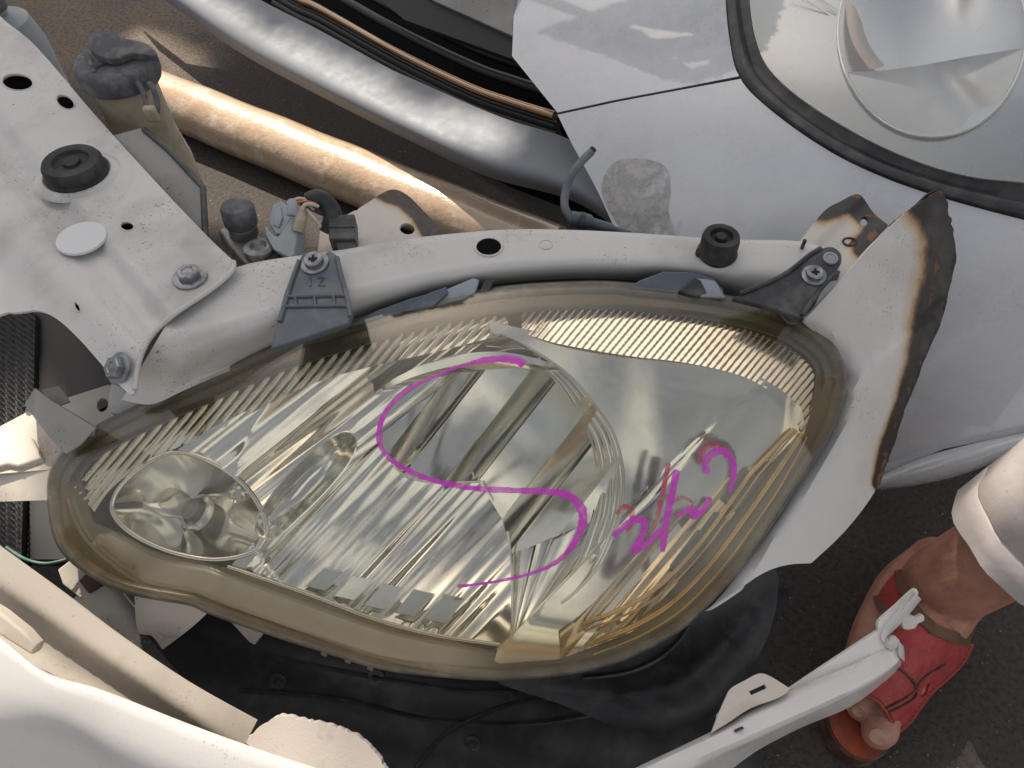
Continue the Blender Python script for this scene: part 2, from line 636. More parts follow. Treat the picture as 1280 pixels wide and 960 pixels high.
# oil-dark working area round the cars, drying to dusty ground farther out
vm = mm.n.new('ShaderNodeVectorMath'); vm.operation = 'DISTANCE'; vm.inputs[1].default_value = (0.55, 0.15, 0.0)
mm.l.new(mm.tc.outputs['Object'], vm.inputs[0])
far_ = mm.math('ADD', vm.outputs['Value'], mm.math('MULTIPLY', mm.math('SUBTRACT', mm.noise(2.2, 6, 0.65), 0.5), 0.9))
oil = mm.ramp(mm.math('MULTIPLY', far_, 0.5), [(0.85, 1.0), (1.2, 0.0)])
mm.mix(srgb(70, 64, 60), oil)
mm.mix(srgb(34, 32, 33), mm.ramp(mm.noise(160, 3, 0.7), [(0.45, 0.0), (0.62, 0.6)]))
mm.mix(srgb(165, 155, 145), mm.ramp(mm.noise(210, 2, 0.5), [(0.70, 0.0), (0.73, 0.7)]))
mm.bump(mm.noise(220, 4, 0.7), 0.7, 0.004)
MAT['asphalt'] = mm.m

def plastic(name, c, rough=0.5, dust=srgb(150, 146, 140), amt=0.5, scale=30):
    mm = M(name, c, rough, 0.0, 0.45)
    dusty(mm, dust, amt, scale)
    mm.bump(mm.noise(600, 3), 0.12, 0.0006)
    return mm
MAT['grey_plastic'] = plastic('grey_plastic', srgb(82, 92, 102), 0.42, amt=0.35).m
MAT['dark_plastic'] = plastic('dark_plastic', srgb(48, 50, 54), 0.45, amt=0.35).m
MAT['black_plastic'] = plastic('black_plastic', srgb(38, 38, 41), 0.46, srgb(88, 84, 80), 0.45, 34).m
MAT['rubber'] = plastic('rubber', srgb(36, 36, 38), 0.7, srgb(110, 106, 100), 0.35).m
MAT['gloss_black'] = M('gloss_black', srgb(16, 17, 20), 0.45).m
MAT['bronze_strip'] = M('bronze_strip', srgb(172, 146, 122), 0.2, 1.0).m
MAT['void'] = M('void', srgb(14, 13, 13), 0.95, 0, 0.1).m  # near-black that holds the shade inside openings
MAT['pale_plastic'] = plastic('pale_plastic', srgb(150, 158, 166), 0.4, srgb(110, 104, 96), 0.4).m
MAT['cap_plastic'] = plastic('cap_plastic', srgb(78, 79, 86), 0.65, srgb(138, 132, 128), 0.7, 60).m
MAT['bottle_plastic'] = plastic('bottle_plastic', srgb(172, 162, 142), 0.5, srgb(110, 98, 82), 0.6, 30).m
MAT['rim_plastic'] = plastic('rim_plastic', srgb(92, 88, 82), 0.32, srgb(150, 142, 130), 0.55, 50).m
MAT['aluminium'] = M('aluminium', srgb(150, 150, 150), 0.5, 0.7)
dusty(MAT['aluminium'], srgb(90, 84, 76), 0.8, 70); MAT['aluminium'] = MAT['aluminium'].m
mm = M('zinc', srgb(150, 155, 160), 0.42, 0.85)
dusty(mm, srgb(80, 78, 76), 0.7, 120)
MAT['zinc'] = mm.m
mm = M('dark_steel', srgb(34, 36, 40), 0.5, 0.6); MAT['dark_steel'] = mm.m

mm = M('burnt', srgb(58, 50, 46), 0.75, 0.2)
mm.mix(srgb(120, 84, 48), mm.ramp(mm.noise(45, 6, 0.7), [(0.55, 0.0), (0.72, 0.55)]))
mm.mix(srgb(132, 118, 110), mm.ramp(mm.noise(90, 5, 0.7, stretch=(1, 1, 0.2)), [(0.55, 0.0), (0.7, 0.5)]))
mm.bump(mm.noise(160, 5, 0.7), 0.6, 0.002)
MAT['burnt'] = mm.m

def scorched(name, base):
    mm = paint(name, base, 0.06, 0.5, g_amt=0.2, speck=0.5)
    wob = mm.math('ADD', mm.attr('burn'), mm.math('MULTIPLY', mm.math('SUBTRACT', mm.noise(38, 5, 0.65), 0.5), 0.22))
    mm.mix(srgb(190, 160, 112), mm.ramp(wob, [(0.40, 0.0), (0.55, 0.75)]))
    mm.mix(srgb(128, 88, 50), mm.ramp(wob, [(0.52, 0.0), (0.62, 0.85)]))
    mm.mix(srgb(40, 35, 34), mm.ramp(wob, [(0.58, 0.0), (0.66, 1.0)]))
    mm.mix(srgb(150, 96, 44), mm.math('MULTIPLY', mm.ramp(wob, [(0.7, 0.0), (0.8, 1.0)]), mm.ramp(mm.noise(60, 4), [(0.58, 0.0), (0.68, 0.6)])))
    return mm.m
MAT['scorched'] = scorched('scorched', srgb(210, 208, 205))
MAT['scorched_rusty'] = scorched('scorched_rusty', srgb(196, 190, 182))

# headlight materials
def chrome(name, c=srgb(228, 229, 226), rough=0.06, dust=0.10):
    mm = M(name, c, rough, 1.0)
    mm.link(mm.ramp(mm.noise(55, 4), [(0.35, rough), (0.75, rough + 0.07)]), 'Roughness')
    mm.mix(srgb(150, 142, 124), mm.ramp(mm.noise(32, 5, 0.65), [(0.45, 0.0), (0.8, dust * 3)]))
    return mm.m
MAT['chrome'] = chrome('chrome', srgb(232, 230, 222), 0.075, 0.08)
MAT['chrome_rough'] = chrome('chrome_rough', srgb(220, 216, 206), 0.10, 0.10)
MAT['chrome_far'] = chrome('chrome_far', srgb(176, 181, 188), 0.22, 0.0)
MAT['chrome_warm'] = chrome('chrome_warm', srgb(190, 174, 146), 0.12, 0.1)
MAT['chrome_frost'] = chrome('chrome_frost', srgb(182, 184, 186), 0.34, 0.1)
mm = M('bezel_brown', srgb(104, 98, 88), 0.36, 0.4)  # brown carries the dark ground reflected in the bezel's chrome
mm.mix(srgb(80, 72, 60), mm.ramp(mm.noise(24, 5, 0.6), [(0.4, 0.0), (0.7, 0.6)]))
mm.bump(mm.noise(500, 2), 0.05, 0.0005)
MAT['bezel_brown'] = mm.m
mm = M('bezel_gold', srgb(206, 170, 112), 0.22, 0.9)
mm.mix(srgb(146, 112, 66), mm.ramp(mm.noise(30, 5, 0.6), [(0.4, 0.0), (0.7, 0.7)]))
MAT['bezel_gold'] = mm.m

def lens_material(name, mid, edge, haze_amt, haze_edge, gloss_rough=0.03, haze_col=srgb(190, 176, 142)):
    m = bpy.data.materials.new(name); m.use_nodes = True
    nt = m.node_tree; n = nt.nodes; l = nt.links; n.clear()
    out = n.new('ShaderNodeOutputMaterial')
    at = n.new('ShaderNodeAttribute'); at.attribute_name = 'edge'
    tc = n.new('ShaderNodeTexCoord')
    nz = n.new('ShaderNodeTexNoise'); nz.inputs['Scale'].default_value = 16; nz.inputs['Detail'].default_value = 5
    l.new(tc.outputs['Object'], nz.inputs['Vector'])
    ad = n.new('ShaderNodeMath'); ad.operation = 'MULTIPLY_ADD'
    ad.inputs[1].default_value = 0.25; l.new(nz.outputs['Fac'], ad.inputs[0]); l.new(at.outputs['Fac'], ad.inputs[2])
    sb = n.new('ShaderNodeMath'); sb.operation = 'SUBTRACT'; sb.inputs[1].default_value = 0.125; sb.use_clamp = True
    l.new(ad.outputs[0], sb.inputs[0])
    cm = n.new('ShaderNodeMix'); cm.data_type = 'RGBA'
    cm.inputs['A'].default_value = mid; cm.inputs['B'].default_value = edge
    l.new(sb.outputs[0], cm.inputs['Factor'])
    tr = n.new('ShaderNodeBsdfTransparent'); l.new(cm.outputs['Result'], tr.inputs['Color'])
    # haze: dust and crazing on an old polycarbonate lens
    df = n.new('ShaderNodeBsdfDiffuse'); df.inputs['Color'].default_value = haze_col
    hz = n.new('ShaderNodeMath'); hz.operation = 'MULTIPLY_ADD'
    hz.inputs[1].default_value = haze_edge; hz.inputs[2].default_value = haze_amt
    l.new(sb.outputs[0], hz.inputs[0])
    n2 = n.new('ShaderNodeTexNoise'); n2.inputs['Scale'].default_value = 900; n2.inputs['Detail'].default_value = 2
    l.new(tc.outputs['Object'], n2.inputs['Vector'])
    sp = n.new('ShaderNodeMapRange'); sp.inputs['From Min'].default_value = 0.66; sp.inputs['From Max'].default_value = 0.74
    sp.inputs['To Min'].default_value = 0.0; sp.inputs['To Max'].default_value = 0.25
    l.new(n2.outputs['Fac'], sp.inputs['Value'])
    hs = n.new('ShaderNodeMath'); hs.operation = 'ADD'; hs.use_clamp = True
    l.new(hz.outputs[0], hs.inputs[0]); l.new(sp.outputs[0], hs.inputs[1])
    m1 = n.new('ShaderNodeMixShader'); l.new(hs.outputs[0], m1.inputs[0]); l.new(tr.outputs[0], m1.inputs[1]); l.new(df.outputs[0], m1.inputs[2])
    gl = n.new('ShaderNodeBsdfGlossy'); gl.inputs['Roughness'].default_value = gloss_rough
    gl.inputs['Color'].default_value = (0.95, 0.95, 0.95, 1)
    fr = n.new('ShaderNodeFresnel')
    # a thin sheet: the far face reflects like the near one
    ge = n.new('ShaderNodeNewGeometry')
    ir = n.new('ShaderNodeMapRange'); ir.inputs['To Min'].default_value = 1.5; ir.inputs['To Max'].default_value = 1 / 1.5
    l.new(ge.outputs['Backfacing'], ir.inputs['Value']); l.new(ir.outputs[0], fr.inputs['IOR'])
    m2 = n.new('ShaderNodeMixShader'); l.new(fr.outputs[0], m2.inputs[0]); l.new(m1.outputs[0], m2.inputs[1]); l.new(gl.outputs[0], m2.inputs[2])
    l.new(m2.outputs[0], out.inputs['Surface'])
    return m
MAT['lens'] = lens_material('lens', (0.990, 0.987, 0.965, 1), (0.915, 0.87, 0.765, 1), 0.035, 0.04)
MAT['lens_far'] = lens_material('lens_far', (0.97, 0.97, 0.95, 1), (0.94, 0.93, 0.88, 1), 0.16, 0.05, haze_col=srgb(176, 182, 190))
MAT['bulb_glass'] = lens_material('bulb_glass', (0.97, 0.97, 0.95, 1), (0.97, 0.97, 0.95, 1), 0.0, 0.0)

MAT['bulb_frost'] = lens_material('bulb_frost', (0.80, 0.80, 0.78, 1), (0.80, 0.80, 0.78, 1), 0.10, 0.0)
def ink(name, c, lo, hi):
    mm = M(name, c, 0.38)
    mm.link(mm.ramp(mm.noise(75, 5, 0.7), [(0.36, lo), (0.56, hi)]), 'Alpha')
    mm.mix(tuple(q * 0.72 for q in c[:3]) + (1,), mm.ramp(mm.noise(140, 4), [(0.42, 0.0), (0.62, 0.7)]))
    return mm.m
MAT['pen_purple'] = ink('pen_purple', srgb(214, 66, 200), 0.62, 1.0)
MAT['pen_reflection_red'] = ink('pen_reflection_red', srgb(196, 70, 104), 0.25, 0.85)  # red for the painted reflection of the purple strokes

mm = M('tape_brown', srgb(190, 166, 140), 0.30, 0.0, 0.5, 1.0, 0.16)
mm.mix(srgb(168, 134, 104), mm.ramp(mm.noise(14, 5, 0.6), [(0.4, 0.0), (0.7, 0.6)]))
mm.mix(srgb(226, 204, 180), mm.ramp(mm.noise(24, 5, 0.7, stretch=(1, 1, 1)), [(0.52, 0.0), (0.66, 0.6)]))
mm.mix(srgb(96, 76, 62), mm.ramp(mm.noise(90, 5, 0.7), [(0.60, 0.0), (0.72, 0.7)]))
mm.bump(mm.noise(70, 4, 0.6), 0.35, 0.004)
mm.bump(mm.noise(260, 3, 0.6), 0.3, 0.001)
MAT['tape_brown'] = mm.m

mm = M('skin', srgb(182, 132, 112), 0.48)
mm.b.inputs['Subsurface Weight'].default_value = 0.12
mm.b.inputs['Subsurface Radius'].default_value = (0.01, 0.004, 0.002)
mm.mix(srgb(132, 90, 74), mm.ramp(mm.noise(30, 5, 0.6), [(0.42, 0.0), (0.7, 0.7)]))
mm.mix(srgb(186, 140, 122), mm.ramp(mm.noise(48, 4, 0.6), [(0.55, 0.0), (0.75, 0.6)]))
mm.mix(srgb(84, 60, 52), mm.ramp(mm.noise(190, 4, 0.7), [(0.62, 0.0), (0.78, 0.5)]))
mm.bump(mm.noise(60, 5, 0.65, stretch=(1, 2.5, 1)), 0.45, 0.004)
mm.bump(mm.noise(320, 4, 0.65), 0.4, 0.0012)
MAT['skin'] = mm.m
MAT['nail'] = plastic('nail', srgb(182, 142, 124), 0.35, srgb(128, 96, 82), 0.6, 90).m
mm = M('red_leather', srgb(168, 58, 56), 0.55)
mm.mix(srgb(116, 34, 36), mm.ramp(mm.noise(38, 5, 0.65), [(0.42, 0.0), (0.7, 0.8)]))
mm.mix(srgb(190, 96, 88), mm.ramp(mm.noise(120, 4, 0.7), [(0.56, 0.0), (0.75, 0.45)]))
mm.bump(mm.noise(45, 4, 0.6), 0.4, 0.004)
mm.bump(mm.noise(170, 4, 0.65), 0.5, 0.002)
MAT['red_leather'] = mm.m
mm = M('footbed', srgb(150, 66, 36), 0.6)
mm.mix(srgb(70, 48, 38), mm.ramp(mm.noise(26, 5, 0.65), [(0.42, 0.0), (0.62, 0.85)]))
mm.bump(mm.noise(200, 4), 0.3, 0.001)
MAT['footbed'] = mm.m
MAT['sole'] = plastic('sole', srgb(70, 46, 36), 0.7, srgb(130, 112, 98), 0.6, 60).m
MAT['strap_trim'] = plastic('strap_trim', srgb(92, 66, 48), 0.6, srgb(70, 50, 40), 0.6, 60).m
mm = M('trouser_cloth', srgb(192, 184, 182), 0.85)
mm.mix(srgb(160, 146, 142), mm.ramp(mm.noise(18, 5, 0.6), [(0.45, 0.0), (0.75, 0.5)]))
mm.mix(srgb(110, 96, 90), mm.ramp(mm.noise(120, 3, 0.6), [(0.68, 0.0), (0.74, 0.6)]))
mm.bump(mm.noise(22, 3, 0.45), 0.3, 0.008)
mm.bump(mm.noise(900, 2), 0.3, 0.0008)
MAT['trouser_cloth'] = mm.m
mm = M('foam_white', srgb(216, 208, 200), 0.8)
mm.mix(srgb(130, 116, 104), mm.ramp(mm.noise(60, 5, 0.6), [(0.58, 0.0), (0.8, 0.4)]))
mm.bump(mm.noise(500, 3), 0.35, 0.0006)
MAT['foam_white'] = mm.m
MAT['wire_green'] = plastic('wire_green', srgb(58, 104, 92), 0.45).m
MAT['wire_white'] = plastic('wire_white', srgb(190, 176, 164), 0.45).m
MAT['copper'] = M('copper', srgb(190, 120, 84), 0.4, 0.9).m
mm = M('sticker', srgb(208, 210, 211), 0.4)
MAT['sticker'] = mm.m
mm = M('seal_black', srgb(46, 48, 52), 0.35, 0, 0.5); dusty(mm, srgb(120, 114, 106), 0.4, 30); MAT['seal_black'] = mm.m
mm = M('foliage', srgb(66, 92, 40), 0.6)
mm.mix(srgb(96, 116, 52), mm.ramp(mm.noise(6, 3), [(0.4, 0.0), (0.65, 0.8)]))
MAT['foliage'] = mm.m
mm = M('bark', srgb(92, 76, 62), 0.9)
mm.mix(srgb(60, 48, 40), mm.ramp(mm.noise(20, 5, 0.7, stretch=(4, 4, 1)), [(0.4, 0.0), (0.6, 0.9)])); mm.bump(mm.noise(30, 5, 0.7), 0.8, 0.02)
MAT['bark'] = mm.m
mm = M('fin_dark', srgb(40, 42, 46), 0.5, 0.4); dusty(mm, srgb(110, 108, 104), 0.4, 80); MAT['fin_dark'] = mm.m


# ------------------------------------------------------------------ ground
g = mk('ground', [(-30, -30, 0), (30, -30, 0), (30, 30, 0), (-30, 30, 0)], [(0, 1, 2, 3)], MAT['asphalt'], smooth=False)
g['kind'] = 'structure'

# ------------------------------------------------------------------ second car (behind)
car2 = empty('second_car_front', G(1000, 300, 0.0), 'front corner of the clean white car behind, with its own clear headlight', 'car')
D2 = dquad((768, 285, 0.97), (690, 140, 1.04), (643, 0, 1.10), (920, 97, 0.93), (906, 0, 0.98), (1100, 220, 0.83), (1280, 275, 0.78),
           (1000, 400, 0.85), (1110, 595, 0.87), (1280, 545, 0.84), (1190, 400, 0.80), (1280, 0, 0.86), (850, 300, 0.91))
seam = [(697, 142), (770, 126), (850, 111), (924, 97)]
UP = [(643, 0), (640, 70, 1), (668, 105), (697, 141, 1)]
sealo = [(906, -60), (907, 0), (912, 50), (924, 96), (960, 135), (1030, 185), (1100, 220), (1180, 248), (1280, 275), (1340, 288), (1500, 312)]
sealo_s = spline(sealo, n=6)
k_up = [p for p in sealo_s if p[1] < 95]
k_dn = [p for p in sealo_s if p[1] >= 98]
panel_up = [(650, -60)] + UP + [(697, 140.5), (770, 124.5), (850, 109.5), (924, 95)] + list(reversed(k_up))
sheet('fender_corner', panel_up, lambda x, y: D2(x, y) - 0.001, MAT['clean_white'], car2, 0.002, res=16)
panel_dn = [(697, 143.5), (770, 127.5), (850, 112.5), (926, 98.5)] + k_dn + [(1500, 505), (1340, 530), (1280, 541), (1180, 561), (1105, 592), (1040, 560), (960, 480), (860, 380), (790, 310), (768, 285)] + spline([(768, 285), (745, 235), (715, 180), (697, 143.5)], n=4)[1:-1]
def d_dn(x, y):
    return D2(x, y)
sheet('bumper_skin', panel_dn, d_dn, MAT['clean_white'], car2, 0.0025, res=16)
# dark gap behind the seam
tube('seam_gap', [PV(x, y, D2(x, y) + 0.0022) for x, y in spline(seam, n=6)], 0.0024, MAT['black_plastic'], car2, 6)
# bare primer patch
pp = spline([(765, 205), (800, 198), (832, 208), (838, 235), (835, 262), (842, 300), (800, 300), (775, 285), (752, 240)], True, 4)
sheet('primer_patch', pp, lambda x, y: D2(x, y) - 0.0008, MAT['worn_patch'], car2, 0.0005, res=12)
# lower lip that turns under the bumper at the right
rows = []
lipA = spline([(1098, 596), (1150, 573), (1210, 556), (1280, 541), (1350, 528), (1500, 503)], n=6)
lipB = spline([(1094, 613), (1150, 606), (1210, 591), (1280, 562), (1350, 540), (1500, 514)], n=6)
for t, dd in ((0.0, -0.001), (0.25, -0.012), (0.6, -0.012), (0.85, -0.004), (1.0, 0.012), (1.0, 0.05)):
    rows.append([P(a[0] + (b[0] - a[0]) * t, a[1] + (b[1] - a[1]) * t, D2(a[0], a[1]) + dd) for a, b in zip(lipA, lipB)])
grid_mesh('bumper_lip', rows, MAT['clean_white'], car2)
rows = []
lipC = spline([(1094, 613), (1150, 606), (1210, 591), (1280, 562), (1350, 540), (1500, 514)], n=6)
for t in (0, 1):
    rows.append([PV(x, y, D2(x, y) + 0.02) if t == 0 else PV(x, y + 8, D2(x, y) + 0.06) for x, y in lipC])
# seal round the headlight
sealm = spline([(921, -60), (922, 0), (929, 50), (944, 92), (984, 132), (1055, 180), (1125, 212), (1200, 235), (1280, 252), (1345, 262), (1500, 284)], n=6)
seali = spline([(936, -60), (937, 0), (945, 50), (963, 88), (1008, 128), (1080, 172), (1150, 203), (1215, 221), (1280, 228), (1350, 236), (1500, 256)], n=6)
rows = []
for a, m_, i_ in zip(sealo_s, sealm, seali):
    pass
def lerp2(A, B, t): return [(a[0] + (b[0] - a[0]) * t, a[1] + (b[1] - a[1]) * t) for a, b in zip(A, B)]
prof = [(sealo_s, 0.002), (lerp2(sealo_s, sealm, .3), -0.004), (lerp2(sealo_s, sealm, .8), -0.005), (sealm, 0.002), (lerp2(sealm, seali, .2), 0.006), (lerp2(sealm, seali, .7), 0.003), (seali, 0.002)]
rows = [[P(x, y, D2(x, y) + dd) for x, y in L] for L, dd in prof]
hl2 = grid_mesh('headlight', rows, MAT['seal_black'], car2, sharp=60)
hl2['label'] = 'clear headlight of the car behind with its black rubber seal'
lens2_outline = seali + [(1500, -60)]
def edge2(v):
    return np.clip(1 - segdist(v, seali, False) / 70, 0, 1) ** 1.5
sheet('lens', lens2_outline, lambda x, y: D2(x, y) - 0.004, MAT['lens_far'], hl2, 0.003, res=14, attrs={'edge': edge2})
# inner bowl: flat brushed surround, then round projector bowl
bowl_c = (1165, 40)
def d_in2(x, y): return float(D2(x, y)) + 0.026 + 0.00042 * (270 - y)
refl2 = lerp2(seali, sealm, 0.6) + [(1510, -70)]
sheet('reflector', refl2, lambda x, y: d_in2(x, y) + 0.001, MAT['chrome_far'], hl2, 0.002, [[p for p in ellipse(bowl_c[0], bowl_c[1], 116, 130, n=72)]], res=12)
polar_sheet('projector_bowl', ellipse(bowl_c[0], bowl_c[1], 117, 131, n=72), bowl_c, lambda x, y, r: d_in2(x, y) - 0.002 + 0.075 * (1 - r ** 2.0), MAT['chrome_far'], hl2, 24)
tube('bowl_ring', [PV(x, y, d_in2(x, y) - 0.002) for x, y in ellipse(bowl_c[0], bowl_c[1], 118, 132, n=48) if True] , 0.0016, MAT['chrome_rough'], hl2, 8, caps=False)
for k in range(3):
    tube('rib', [PV(990 + k * 14, -14 - k * 2, d_in2(1000, 0)), PV(1042 + k * 4, 22 - k * 11, d_in2(1040, 20))], 0.0012, MAT['chrome_rough'], hl2, 6)
# reflector shield across the lower half of the bowl
shield = [(1052, 90), (1095, 89), (1150, 82), (1215, 70), (1279, 60)] + [(bowl_c[0] + 116 * math.cos(math.radians(q)), bowl_c[1] + 130 * math.sin(math.radians(q))) for q in range(12, 158, 6)]
polar_sheet('bowl_shield', resample(shield, 6), (1165, 115), lambda x, y, r: d_in2(x, y) + 0.001 + 0.010 * (1 - r ** 2) + 0.010 * math.exp(-((x - 1165 - (y - 80) * 0.9) / 26.0) ** 2), MAT['chrome_frost'], hl2, 26)
side = spline([(1062, -20), (1060, 8), (1064, 40), (1074, 64), (1090, 86)], n=6)  # bronze strip added as a painted orange-brown reflection, not a lamp part
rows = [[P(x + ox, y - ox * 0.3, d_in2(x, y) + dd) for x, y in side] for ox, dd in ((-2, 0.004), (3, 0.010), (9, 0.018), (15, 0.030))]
solid(grid_mesh('painted_amber_reflection', rows, MAT['bronze_strip'], hl2), 0.001)
# grille and the trim below it
def d_gr(x, y): return dplane((345, 0, 1.52), (692, 144, 1.10), (640, 60, 1.16))(x, y)
grl = mk('grille', [PV(300, -40, 1.75), PV(500, -60, 1.62), PV(650, -40, 1.45), PV(720, 150, 1.22), PV(770, 285, 1.16), PV(640, 235, 1.28), PV(420, 120, 1.5), PV(250, 20, 1.72)],
         [(0, 1, 2, 3, 4, 5, 6, 7)], MAT['void'], car2, smooth=False)
bm = bmesh.new(); bm.from_mesh(grl.data); bmesh.ops.recalc_face_normals(bm, faces=bm.faces); bm.to_mesh(grl.data); bm.free()
chs = spline([(340, -20), (375, 0), (400, 11), (494, 64), (587, 109), (640, 128), (694, 145)], n=5)
tube('chrome_strip', [PV(x, y, d_gr(x, y) + 0.01) for x, y in chs], 0.0070, MAT['bronze_strip'], grl, 10)
for off, dd in ((-26, 0.03), (-48, 0.05), (14, 0.03), (24, 0.035)):
    L = [(x + abs(off) * 0.15, y + off) for x, y in chs]
    tube('slat', [PV(x, y, d_gr(x, y) + dd) for x, y in L], 0.0085, MAT['gloss_black'], grl, 8)
# upper grille surround: a pale edge with a dark underside
prism('grille_surround', [(480, -40), (644, -40), (641, 45), (540, 0)], lambda x, y: d_gr(x, y) - 0.05, MAT['primer_grey'], car2, 0.02)
prism('surround_underside', [(470, -30), (540, 1), (641, 46), (640, 74), (505, 25), (450, -20)], lambda x, y: d_gr(x, y) - 0.035, MAT['gloss_black'], car2, 0.02)
# long silver crossbar of the bumper
barU = spline([(262, -40), (326, 0), (400, 38), (480, 82), (512, 97), (625, 146), (707, 172), (745, 200)], n=5)
barL = spline([(150, -40), (206, 0), (300, 66), (400, 120), (512, 176), (610, 221), (711, 249), (770, 284)], n=5)
def d_bar(x, y): return dplane((210, 0, 1.44), (760, 280, 1.02), (700, 170, 1.06), (330, 0, 1.42))(x, y)
rows = []
for t in np.linspace(0, 1, 11):
    dd = -0.030 * t / 0.55 if t < 0.55 else (-0.030 - 0.010 * math.sin((t - 0.55) / 0.45 * math.pi) + 0.022 * ((t - 0.55) / 0.45) ** 2)
    dd += 0.03 if t > 0.96 else 0
    rows.append([P(a[0] + (b[0] - a[0]) * t, a[1] + (b[1] - a[1]) * t, d_bar(a[0] + (b[0] - a[0]) * t, a[1] + (b[1] - a[1]) * t) + dd) for a, b in zip(barU, barL)])
solid(grid_mesh('lower_crossbar', rows, MAT['lip_silver'], car2), 0.003)

# ------------------------------------------------------------------ brown pipe on the ground
pa = G(150, 101, 0.043); pb = G(640, 300, 0.043)
dirp = (pb - pa)
pts = [pa + dirp * (k / 24) + Vector((0, 0, 0.0012 * math.sin(k * 1.3))) for k in range(1, 27)]
tag(tube('wrapped_pipe', pts, 0.046, MAT['tape_brown'], None, 28), 'sunlit brown tape wrapped pipe lying on the ground behind the cut front', 'pipe')
# ------------------------------------------------------------------ cut front end of the white car
fe = empty('car_front_end', G(400, 420, 0.0), 'dirty white cut front panel and cross beam that carries the yellowed headlight', 'car front')
ZS = 0.36
SUP = spline([(-40, -30), (0, 20), (45, 58), (120, 145), (200, 233), (262, 298), (292, 326, 1), (289, 340), (262, 363), (215, 395), (186, 425), (173, 455), (169, 487), (163, 493), (150, 482), (135, 465), (100, 425), (70, 398), (45, 388), (10, 390), (-40, 370)], True, 5)
def along(x, y, a, b):
    """signed distance in px from the line a-b and the position along it"""
    dx, dy = b[0] - a[0], b[1] - a[1]
    L = math.hypot(dx, dy)
    return ((x - a[0]) * -dy + (y - a[1]) * dx) / L, ((x - a[0]) * dx + (y - a[1]) * dy) / L
def d_sup(x, y):
    d = depth_z(x, y, ZS)
    s, _ = along(x, y, (0, 165), (215, 420))
    # shallow pressed channel running down the panel, then the front fold
    d += 0.009 * float(sstep(-14, -2, s)) - 0.005 * float(sstep(24, 36, s))
    s2, _ = along(x, y, (0, 260), (160, 420))
    d += 0.012 * float(sstep(0, 60, s2))
    fold = float(sstep(370, 500, y)) * float(sstep(60, 200, x))
    d += 0.004 * fold
    rr = math.hypot((x - 97) / 62, (y - 216) / 46)
    d -= 0.004 * float(1 - sstep(0.75, 1.1, rr))
    return d
sup_holes = [ellipse(22, 103, 20, 10.5, 0.1, 20), ellipse(82, 128, 13, 8, 0.5, 16), ellipse(159, 283, 9.5, 6, 0.1, 14), ellipse(97, 384, 3.6, 7.5, -0.5, 12)]
rs = sheet('radiator_support', SUP, d_sup, MAT['cut_white'], fe, 0.0022, sup_holes, res=9)
for h in sup_holes:
    tube('hole_rim', [PV(x, y, d_sup(x, y) + 0.0008) for x, y in h] + [PV(*h[0], d_sup(*h[0]) + 0.0008)], 0.0012, MAT['cut_white'], rs, 6, caps=False)
sheet('hole_shade_sheet', offset_in(SUP, 8), lambda x, y: d_sup(x, y) + 0.05, MAT['void'], rs, 0.002, res=30)  # black sheet added as painted shade behind the panel's holes
# returned edge along the right border
edge_r = [(292, 327), (289, 340), (262, 363), (215, 395), (186, 425), (173, 455), (169, 487)]
tube('flange_edge', [PV(x, y, d_sup(x, y) + 0.0002) for x, y in spline(edge_r, n=5)], 0.0022, MAT['cut_white'], rs, 8)
# black sheet below the panel stands in for shade so its holes read dark
def norm_at(f, x, y):
    a = PV(x, y, f(x, y)); b = PV(x + 6, y, f(x + 6, y)); c = PV(x, y + 6, f(x, y + 6))
    n = (b - a).cross(c - a).normalized()
    return n if n.dot(Vector(CPOS) - a) > 0 else -n

def rubber_stop(name, px, py, f, r, h, parent):
    n = norm_at(f, px, py)
    o = lathe(name, PV(px, py, f(px, py)), n, [(r * 1.02, -0.002), (r * 1.08, 0.002), (r * 1.0, 0.004), (r, h * 0.8), (r * 0.93, h), (r * 0.62, h), (r * 0.56, h * 0.82), (r * 0.3, h * 0.80), (r * 0.28, h * 0.98), (r * 0.12, h * 1.0)], MAT['rubber'], parent, 32)
    return o
lathe('stop_seat', PV(97, 218, d_sup(97, 218)), norm_at(d_sup, 97, 200), [(0.040, -0.002), (0.037, 0.001), (0.031, 0.002), (0.030, 0.0005)], MAT['cut_white'], rs, 32)
rubber_stop('rubber_stop', 97, 218, d_sup, 0.0275, 0.016, fe)
lathe('plug_sticker', PV(102, 298, depth_z(102, 298, ZS) - 0.0005), Vector((0, 0, 1)), [(0.0215, -0.001), (0.0212, 0.0012), (0.019, 0.0013), (0.001, 0.0014)], MAT['sticker'], fe, 32)

def hex_bolt(px, py, f, s, parent, n=None, phillips=False, mat='zinc'):
    n = n or norm_at(f, px, py)
    c = PV(px, py, f(px, py))
    b = lathe('bolt', c, n, [(s * 1.55, 0), (s * 1.55, s * 0.22), (s * 1.35, s * 0.30), (s * 1.0, s * 0.34)], MAT[mat], parent, 28)
    hexm = lambda a, k: 1.0 / max(0.87, math.cos(((a + math.pi / 6) % (math.pi / 3)) - math.pi / 6)) if False else math.cos(math.pi / 6) / math.cos(((a) % (math.pi / 3)) - math.pi / 6)
    lathe('bolt_head', c + n * s * 0.32, n, [(s * 1.08, 0), (s * 1.08, s * 0.55), (s * 0.95, s * 0.66), (s * 0.6, s * 0.68 if not phillips else s * 0.66), (s * 0.5, s * 0.58)], MAT[mat], b, 36, mod=hexm if not phillips else None)
    if phillips:
        u, w, nn = frame(n)
        for ax in ((u, w), (w, u)):
            box('cross_slot', c + n * (s * 0.94), (s * 0.95, s * 0.24, s * 0.10), MAT['dark_steel'], b, (ax[0], ax[1] if ax[0].cross(ax[1]).dot(nn) > 0 else -ax[1], nn))
    return b
hex_bolt(238, 348, d_sup, 0.0092, fe)
